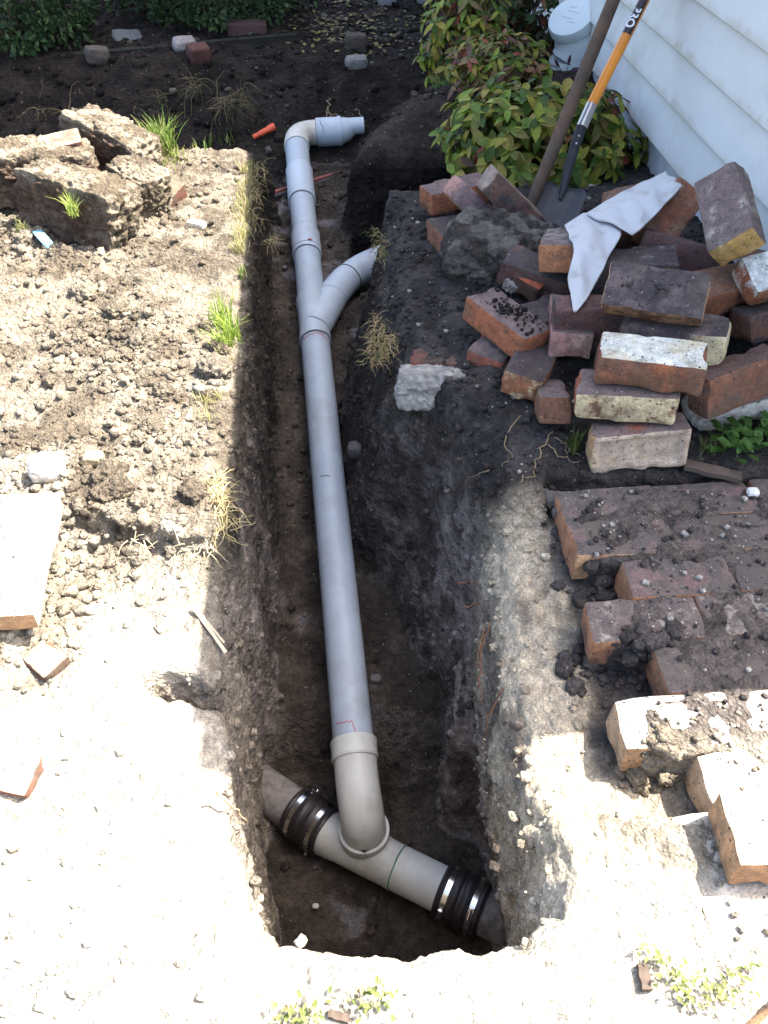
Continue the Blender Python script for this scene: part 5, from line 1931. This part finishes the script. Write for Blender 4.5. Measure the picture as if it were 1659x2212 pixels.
def nandina(name, label, cen, radii, nclus, mixes, L_, W_, seed, inner=500, base=None, group=None):
    """mixes: list of (leaf list, chance)"""
    q = random.Random(seed)
    cen = Vector(cen)
    basep = Vector(base or (cen.x, cen.y, 0.0))
    t = thing(name, label, 'shrub', tuple(basep), group)
    sets = [leaf_data(cl, L_, W_, seed * 10 + i) for i, (cl, w) in enumerate(mixes)]
    wts = [w for _, w in mixes]
    leaves = []
    for k in range(nclus):
        while True:
            d = Vector((q.gauss(0, 1), q.gauss(0, 1), q.gauss(0.15, 1))).normalized()
            if d.z > -0.45 and (d.y < 0.6):
                break
        rr_ = q.uniform(0.78, 1.08)
        tip = cen + Vector((d.x * radii[0], d.y * radii[1], d.z * radii[2])) * rr_
        if tip.z < 0.015:
            tip.z = 0.015 + q.uniform(0, .03)
        axis_ = (d + Vector((0, -0.1, 0.55))).normalized()
        st = q.choices(sets, wts)[0]
        u = axis_.orthogonal().normalized()
        w = axis_.cross(u)
        nl_ = q.randint(5, 8)
        a0 = q.uniform(0, 6.28)
        for j in range(nl_):
            a = a0 + 6.28 * j / nl_ + q.gauss(0, .25)
            rad_ = u * math.cos(a) + w * math.sin(a)
            el_ = q.uniform(-0.35, 0.7)
            X = (rad_ * math.cos(el_) + axis_ * math.sin(el_) + Vector((0, 0, -0.18))).normalized()
            Zn = (axis_ - X * axis_.dot(X) + Vector((q.gauss(0, .2), q.gauss(0, .2), .25))).normalized()
            Yv = Zn.cross(X).normalized()
            Zn = X.cross(Yv)
            s_ = q.uniform(.65, 1.15)
            M = Matrix((X, Yv, Zn)).transposed()
            leaves.append((tip + axis_ * q.uniform(-.03, .01), M, s_, q.choice(st)))
    def depth(l):
        p = l[0]
        return p.y * cp - (p.z - CH) * sp
    leaves.sort(key=depth)
    # front leaves one by one
    for (p, M, s_, (me, V, Fc, cs)) in leaves[:290]:
        o = bpy.data.objects.new('leaf', me)
        C.objects.link(o)
        o.parent = t
        M4 = M.to_4x4()
        M4.translation = p - basep
        o.matrix_local = M4 @ Matrix.Scale(s_, 4)
    acc = Acc()
    for (p, M, s_, (me, V, Fc, cs)) in leaves[290:]:
        acc.add((V * s_) @ np.array(M).T + np.array(p), Fc, cs)
    for i in range(inner):
        d = Vector((q.gauss(0, 1), q.gauss(0, 1), q.gauss(0, 1))).normalized() * q.uniform(0.2, 0.85)
        p = cen + Vector((d.x * radii[0], d.y * radii[1], d.z * radii[2]))
        if p.z < 0.01:
            continue
        X = Vector((q.gauss(0, 1), q.gauss(0, 1), q.gauss(-.2, .6))).normalized()
        Zn = (Vector((0, 0, 1)) - X * X.z + Vector((q.gauss(0, .3), q.gauss(0, .3), 0))).normalized()
        Yv = Zn.cross(X).normalized()
        M = Matrix((X, Yv, X.cross(Yv))).transposed()
        me, V, Fc, cs = q.choice(q.choices(sets, wts)[0])
        acc.add(V @ np.array(M).T + np.array(p), Fc, cs)
    o = acc.build('foliage', LEAF, t)
    o['kind'] = 'stuff'
    st_ = Acc()
    for i in range(16):
        d = Vector((q.gauss(0, .6), q.gauss(0, .6), 1)).normalized()
        e = cen + Vector((d.x * radii[0], d.y * radii[1], d.z * radii[2])) * .8
        s0 = basep + Vector((q.gauss(0, .05), q.gauss(0, .05), -.02))
        Vv, Ff = tube_geo([s0, s0.lerp(e, .5) + Vector((q.gauss(0, .02), q.gauss(0, .02), 0)), e], [.006, .005, .003], 6, False)
        st_.add(Vv, Ff, (0.07, 0.04, 0.03))
    st_.build('stem', ROOT, t)
    return t


nandina('nandina_shrub', 'low green leafy shrub right behind the shovel blade', (0.60, 3.30, 0.07), (0.39, 0.34, 0.21), 120, [(GL, 1.0), (RL, 0.10)], 0.074, 0.035, 3, 900)
nandina('nandina_shrub', 'reddish bronze shrub rising between the two green ones', (0.50, 3.78, 0.17), (0.22, 0.20, 0.16), 66, [(RL, 0.75), (GL, 0.6)], 0.055, 0.022, 5, 400)
nandina('nandina_shrub', 'yellow green shrub at the top beside the dark far bank', (0.36, 4.20, 0.18), (0.20, 0.22, 0.30), 90, [(GL, 1.0), (RL, 0.25)], 0.066, 0.027, 7, 600)
nandina('nandina_shrub', 'dark shrub in deep shade by the white wall', (0.66, 4.55, 0.18), (0.24, 0.26, 0.32), 80, [(DL, 0.8), (RL, 0.25)], 0.055, 0.022, 9, 600)
# small purple sprig before the white riser
spg = thing('purple_sprig', 'thin dark purple sprig in front of the white capped pipe', 'plant', tuple(PY(1216, 200, 3.62)))
b0_ = PY(1214, 200, 3.62)
for k, (u, v, l) in enumerate([(1229, 134, 1), (1205, 140, 1), (1240, 152, 1), (1200, 168, 1), (1240, 168, 1)]):
    e_ = PY(u, v, 3.62)
    j_ = PY(1217, 160, 3.62) if k else b0_
    st1 = [j_, j_.lerp(e_, .6), e_]
    V, Fc = tube_geo(st1, [.0016, .0014, .001], 5, False)
    obj('twig', V, Fc, ROOT, spg, True, np.tile([[0.05, 0.03, 0.035]], (len(V), 1)))
    V, Fc, cs = leaf_mesh(0.045, 0.014, 0.1, (0.045, 0.025, 0.035), (0.05, 0.03, 0.04), k)
    d = (e_ - j_).normalized()
    yv_ = d.cross(Vector((0, -1, .3))).normalized()
    M = Matrix((d, yv_, d.cross(yv_))).transposed()
    obj('leaf', V @ np.array(M).T + np.array(e_ - d * .015), Fc, LEAF, spg, True, cs)


def hedge(label, cen, radii, n, s_, seed):
    q = random.Random(seed)
    cen = Vector(cen)
    t = thing('hedge_shrub', label, 'hedge', (cen.x, cen.y, 0))
    acc = Acc()
    for i in range(n):
        d = Vector((q.gauss(0, 1), q.gauss(0, 1), q.gauss(0, 1))).normalized()
        lumpy = 0.82 + 0.30 * (math.sin(d.x * 7 + seed) * math.sin(d.y * 6 + 1) * math.sin(d.z * 6.5 + 2)) + q.gauss(0, .05)
        p = cen + Vector((d.x * radii[0], d.y * radii[1], d.z * radii[2])) * lumpy * (1 if q.random() < .75 else q.uniform(.5, 1))
        if p.z < 0.02:
            continue
        X = (d + Vector((q.gauss(0, .7), q.gauss(0, .7), q.gauss(0, .7)))).normalized()
        Yv = X.cross(Vector((q.gauss(0, 1), q.gauss(0, 1), q.gauss(0, 1)))).normalized()
        ss = s_ * q.uniform(.6, 1.3)
        Zn = X.cross(Yv) * ss * .12
        c = np.array(q.choice([(0.022, 0.050, 0.014), (0.034, 0.070, 0.020), (0.015, 0.034, 0.011), (0.05, 0.085, 0.03)])) * q.uniform(.8, 1.2)
        acc.add([tuple(p), tuple(p + X * ss * .5 + Yv * ss * .32 + Zn), tuple(p + X * ss), tuple(p + X * ss * .5 - Yv * ss * .32 + Zn)], [(0, 1, 2), (0, 2, 3)], c)
    o = acc.build('foliage', HEDGELEAF, t, False)
    o['kind'] = 'stuff'
    tk = Acc()
    for i in range(7):
        e = cen + Vector((q.gauss(0, .4) * radii[0], q.gauss(0, .4) * radii[1], q.uniform(.1, .6) * radii[2]))
        Vv, Ff = tube_geo([(cen.x + q.gauss(0, .04), cen.y, -.03), tuple(e)], [.014, .006], 7, False)
        tk.add(Vv, Ff, (0.05, 0.04, 0.03))
    tk.build('stem', ROOT, t)
    return t


hedge('dark green small leaved shrub in the top left corner', (-1.98, 4.92, 0.22), (0.52, 0.42, 0.36), 7500, 0.036, 2)
hedge('dark green small leaved hedge at the top centre left behind the mortar lump', (-0.98, 5.42, 0.28), (0.60, 0.46, 0.40), 9500, 0.034, 4)
hedge('deep shaded hedge beyond the gap between two shrubs', (-1.75, 6.05, 0.25), (0.45, 0.25, 0.3), 3000, 0.036, 6)

# ------------------------------------------------------------------ white capped riser by the wall
WP = plain('riser_pvc', (0.50, 0.55, 0.54), 0.30, 0.5, 0.04, 5, dirt=(0.35, 0.36, 0.33), dirt_amt=0.4)
gul = thing('inspection_riser', 'white capped plastic drain riser standing against the wall behind the shrub', 'drain riser', tuple(PY(1228, 190, 4.22)))
c0 = PY(1226, 190, 4.22)
RR = 0.100
z_a = PY(1226, 128, 4.22).z
nrm = Vector((-0.42, -0.42, 0.80)).normalized()
capc = PY(1234, 34, 4.20)
b_ = Vector((c0.x, 4.22, z_a))
endp = capc - nrm * 0.045
pts = [Vector((c0.x, 4.22, -0.1)), Vector((c0.x, 4.22, z_a - 0.09)), b_]
bez = []
k1, k2 = b_ + Vector((0.03, 0, 0.05)), endp - nrm * 0.03
for i in range(1, 11):
    t_ = i / 10
    bez.append(b_ * (1 - t_) ** 3 + k1 * 3 * t_ * (1 - t_) ** 2 + k2 * 3 * t_ * t_ * (1 - t_) + endp * t_ ** 3)
tube('riser', pts, RR, WP, gul, 40, True)
tube('bend', [b_ - Vector((0, 0, .004))] + bez, RR * 0.98, WP, gul, 40, True)
tube('collar', [b_ - Vector((0, 0, .075)), b_ - Vector((0, 0, .07)), b_ - Vector((0, 0, .004)), b_ + Vector((0, 0, .002)), b_ + Vector((0, 0, .002))], [RR, RR + .004, RR + .004, RR + .003, RR - .004], WP, gul, 40, False)
tube('cap', [capc - nrm * .045, capc - nrm * .045, capc - nrm * .01, capc, capc + nrm * .001], [RR * .9, RR * 1.08, RR * 1.08, RR * 1.03, RR * 0.98], WP, gul, 44, True)
LABEL = plain('cap_mould_line', (0.50, 0.55, 0.55), 0.4)
uu_ = nrm.cross(Vector((0, 0, 1))).normalized()
vv_ = nrm.cross(uu_)
for k, (a, b2_) in enumerate([((-.03, -.02), (.03, -.02)), ((-.02, .015), (.04, .012)), ((-.04, .03), (.0, .03)), ((.0, -.045), (.035, -.04))]):
    q1 = capc + nrm * .002 + uu_ * a[0] + vv_ * a[1]
    q2 = capc + nrm * .002 + uu_ * b2_[0] + vv_ * b2_[1]
    tube('mould_mark', [q1, q1.lerp(q2, .5), q2], .0012, LABEL, gul, 5)

# ------------------------------------------------------------------ tools
RUST = plain('rusty_bar', (0.062, 0.043, 0.030), 0.75, 0.3, 0.35, 16, 0.3, dirt=(0.17, 0.085, 0.05), dirt_amt=0.5)
bb = P(1126, 494, 0.015)
bt = PD(1325, 0, 2.68)
bdv = (bt - bb).normalized()
bend = bb + bdv * ((bt - bb).length + 0.42)
bar = thing('digging_bar', 'rusty brown bar leaning from the brick heap to the wall beside the shovel', 'digging bar', tuple(bb))
tube('shaft', [bb + bdv * .02, bb + bdv * .14, bb + bdv * .3, bb + bdv * .6, bt, bend], [0.0175, .0205, .0215, .022, .0215, .021], RUST, bar, 20, True)
tube('tip', [bb - bdv * .09, bb - bdv * .02, bb + bdv * .03], [0.006, .014, .0178], RUST, bar, 16, True)

ORH = plain('orange_handle', (0.72, 0.24, 0.015), 0.35, 0.5, 0.05, 8, dirt=(0.45, 0.17, 0.03), dirt_amt=0.5)
BLK = plain('black_steel', (0.021, 0.022, 0.025), 0.62, 0.3, 0.25, 25, 0.1, dirt=(0.06, 0.055, 0.055), dirt_amt=0.7)
FER = plain('ferrule_steel', (0.42, 0.40, 0.38), 0.32, 0.5, 0.15, 60, metal=1.0)
shv = thing('shovel', 'orange handled shovel with a dark steel blade standing behind the heap', 'shovel', tuple(P(1190, 492, 0.0)))
s_top = PD(1392, 0, 2.74)
s_mid = PD(1277, 228, 2.77)
s_dir = (s_top - s_mid).normalized()
s_fer = PD(1256, 276, 2.77)
hend = s_top + s_dir * 0.26
tube('handle', [s_mid - s_dir * .005, s_mid, s_mid + s_dir * 0.12, s_top, hend], [.0165, .0178, .0178, .0178, .0178], ORH, shv, 28, True)
tube('ferrule', [s_fer, s_fer, s_mid + s_dir * .002, s_mid + s_dir * .002], [.017, .0195, .0188, .016], FER, shv, 28, True)
s_n1, s_n2, s_n3 = PD(1240, 322, 2.765), PD(1226, 368, 2.755), PD(1218, 405, 2.75)
tube('socket', [s_fer + s_dir * .004, s_fer - s_dir * .01, s_n1, s_n2, s_n3, PD(1210, 432, 2.745)], [.0175, .0185, .0175, .0165, .013, .006], BLK, shv, 24, True)
for k in range(2):
    c_ = s_fer.lerp(s_n1, .35 + .35 * k) + Vector((-.004, -.018, .004))
    tube('rivet', [c_, c_ + Vector((0, -.004, .002))], [.004, .003], FER, shv, 8)
# blade: dished sheet hanging below the socket
bl_dir = (PD(1186, 497, 2.735) - PD(1222, 398, 2.755)).normalized()
bl_x = (PD(1257, 437, 2.73) - PD(1189, 370, 2.77)).normalized()
bl_x = (bl_x - bl_dir * bl_x.dot(bl_dir)).normalized()
bl_n = bl_x.cross(bl_dir).normalized()
if bl_n.y > 0:
    bl_n = -bl_n
top_c = PD(1221, 401, 2.758)
V, Fc = [], []
NU, NV = 12, 14
for j in range(NV + 1):
    t_ = j / NV
    if t_ < 0.08:
        hw = 0.060 + 0.022 * t_ / 0.08
    else:
        hw = 0.082 * (1 - max(0, (t_ - 0.55) / 0.45) ** 2.2 * 0.95)
    for i in range(NU + 1):
        s_ = -1 + 2 * i / NU
        p_ = top_c + bl_dir * (0.235 * t_) + bl_x * (hw * s_) + bl_n * (0.020 * (s_ * s_) + 0.012 * math.sin(t_ * 3) - 0.012)
        p_ -= bl_n * (0.010 * math.exp(-(s_ / 0.16) ** 2) * (1 - t_) * -1)
        V.append(tuple(p_))
for j in range(NV):
    for i in range(NU):
        a_ = j * (NU + 1) + i
        Fc.append((a_, a_ + 1, a_ + NU + 2, a_ + NU + 1))
BLADEM = plain('blade_steel', (0.022, 0.025, 0.031), 0.5, 0.4, 0.25, 25, 0.1, dirt=(0.06, 0.052, 0.045), dirt_amt=0.7)
bo = obj('blade', V, Fc, BLADEM, shv, True)
so = bo.modifiers.new('s', 'SOLIDIFY')
so.thickness = 0.0025
# wrapped label with lettering on the handle
toCam = Vector((0, 0, CH)) - s_top
lx = s_dir
lside = lx.cross(toCam).normalized()     # across the handle
lout = lside.cross(lx).normalized()
if lout.dot(toCam) < 0:
    lout = -lout


def on_handle(a, ang, r=.0181):
    """a: metres along the handle from its lower end, ang: radians round it"""
    c_ = s_mid + s_dir * a
    return c_ + (lout * math.cos(ang) + lside * math.sin(ang)) * r


a_lo = (PD(1353, 78, 2.75) - s_mid).dot(s_dir)
a_hi = a_lo + 0.24
BLKL = plain('black_label', (0.012, 0.012, 0.013), 0.35, 0.5, 0.05)
WHL = plain('white_print', (0.72, 0.72, 0.74), 0.4, 0.4, 0.03)
ORL = plain('orange_print', (0.75, 0.16, 0.05), 0.4, 0.4, 0.05)
sgn = 1 if lside.x < 0 else -1            # +: towards the left of the picture
V, Fc = [], []
for i in range(9):
    for j in range(7):
        V.append(tuple(on_handle(a_lo + (a_hi - a_lo) * i / 8, sgn * (1.35 - 2.05 * j / 6), .0186)))
for i in range(8):
    for j in range(6):
        a_ = i * 7 + j
        Fc.append((a_, a_ + 1, a_ + 8, a_ + 7))
lb = obj('label', V, Fc, BLKL, shv, True)


def wrapped(text, a_start, size, mat, ang0, name='lettering'):
    fc = bpy.data.curves.new('f', 'FONT')
    fc.body = text
    fc.size = size
    fc.space_character = 1.0
    fo = bpy.data.objects.new('f', fc)
    C.objects.link(fo)
    fc.offset = 0.0012
    dg = bpy.context.evaluated_depsgraph_get()
    dg.update()
    m = fo.evaluated_get(dg).to_mesh()
    V = [tuple(on_handle(a_start - v.co.x, sgn * (ang0 - v.co.y / .0181), .0192)) for v in m.vertices]
    Fc = [tuple(p.vertices) for p in m.polygons]
    fo.evaluated_get(dg).to_mesh_clear()
    bpy.data.objects.remove(fo)
    return obj(name, V, Fc, mat, lb, False)


wrapped('PRO', a_lo + 0.092, 0.038, WHL, 1.15)
# slanted orange mark above the word
V = [tuple(on_handle(a_lo + x_, sgn * (1.15 - y_ / .0181), .0192)) for x_, y_ in [(0.098, 0.0), (0.115, 0.0), (0.135, 0.026), (0.118, 0.026), (0.122, 0.0), (0.14, 0.0), (0.16, 0.026), (0.142, 0.026)]]
obj('emblem', V, [(0, 1, 2, 3), (4, 5, 6, 7)], ORL, lb, False)
# grip above the frame
g1 = hend
gs = lside
tube('grip', [g1 - s_dir * .02, g1 + s_dir * .015 + gs * .045, g1 + s_dir * .09 + gs * .055, g1 + s_dir * .10 - gs * .055, g1 + s_dir * .015 - gs * .045, g1 - s_dir * .02], .011, BLK, shv, 12)

# ------------------------------------------------------------------ towel
def cloth_material():
    m, nt, ln, b = mat_new('white_towelling', 0.95, 0.1)
    n = noise_node(nt, ln, 22, 2, 0.5)
    r = ramp(nt, ln, n.outputs['Fac'], [(0.22, (0.50, 0.48, 0.46)), (0.40, (0.67, 0.67, 0.67)), (0.55, (0.70, 0.70, 0.72))])
    n2 = noise_node(nt, ln, 420, 3, 0.7)
    ln.new(r.outputs[0], b.inputs['Base Color'])
    add_bump(nt, ln, b, n2.outputs['Fac'], 1.0, 0.008)
    return m


CLOTH = cloth_material()
tow = thing('towel', 'white towel draped over the bricks below the shovel', 'towel', tuple(PD(1300, 460, 2.25)))


def patch(name, ctrl, parent, sub=7, wav=0.004, seed=1):
    """ctrl: rows of (u, v, depth); smooth cloth through them"""
    g_ = np.array([[list(PD(*c)) for c in row] for row in ctrl])

    def up(a, axis):
        n = a.shape[axis]
        xs_ = np.linspace(0, n - 1, (n - 1) * sub + 1)
        i1 = np.clip(np.floor(xs_).astype(int), 0, n - 2)
        t = xs_ - i1
        a0 = np.take(a, np.clip(i1 - 1, 0, n - 1), axis)
        a1 = np.take(a, i1, axis)
        a2 = np.take(a, i1 + 1, axis)
        a3 = np.take(a, np.clip(i1 + 2, 0, n - 1), axis)
        sh = [1, 1, 1]
        sh[axis] = len(t)
        t = t.reshape(sh)
        return 0.5 * ((2 * a1) + (-a0 + a2) * t + (2 * a0 - 5 * a1 + 4 * a2 - a3) * t * t + (-a0 + 3 * a1 - 3 * a2 + a3) * t ** 3)
    G = up(up(g_, 0), 1)
    h, w_, _ = G.shape
    V = G.reshape(-1, 3)
    d = (fbm(V * np.array([1, 1, .6]) + seed, 16, 3, 5) - .5) * wav * 2.6 + wav * 0.5 * np.sin(V[:, 0] * 95 + V[:, 2] * 40 + seed)
    V = V + np.stack([d * .3, -d * .7, d], 1)
    idx = np.arange(h * w_).reshape(h, w_)
    q = np.stack([idx[:-1, :-1], idx[:-1, 1:], idx[1:, 1:], idx[1:, :-1]], -1).reshape(-1, 4)
    o = obj(name, V, q.tolist(), CLOTH, parent, True)
    s_ = o.modifiers.new('s', 'SOLIDIFY')
    s_.thickness = 0.004
    s_.offset = 1
    return o


patch('upper_fold', [[(1262, 463, 2.27), (1325, 424, 2.35), (1388, 393, 2.41), (1438, 371, 2.42)],
                     [(1285, 466, 2.225), (1345, 435, 2.27), (1403, 407, 2.31), (1456, 382, 2.36)],
                     [(1325, 483, 2.17), (1368, 458, 2.20), (1416, 431, 2.23), (1468, 394, 2.32)],
                     [(1366, 507, 2.13), (1392, 486, 2.16), (1428, 450, 2.20), (1472, 402, 2.29)]], tow, 9, 0.007, 1)
patch('hanging_fold', [[(1220, 485, 2.24), (1244, 470, 2.26), (1272, 460, 2.26), (1312, 470, 2.235)],
                       [(1230, 512, 2.185), (1258, 500, 2.165), (1292, 498, 2.175), (1342, 490, 2.19)],
                       [(1237, 540, 2.13), (1262, 536, 2.11), (1290, 540, 2.12), (1324, 538, 2.125)],
                       [(1230, 590, 2.09), (1254, 588, 2.07), (1278, 590, 2.08), (1302, 578, 2.085)],
                       [(1232, 634, 2.05), (1250, 636, 2.035), (1266, 634, 2.04), (1280, 622, 2.045)],
                       [(1239, 672, 2.01), (1242, 672, 2.008), (1245, 671, 2.008), (1249, 668, 2.01)]], tow, 8, 0.008, 2)

for o in bpy.data.objects:
    if '_w' in o:
        del o['_w']
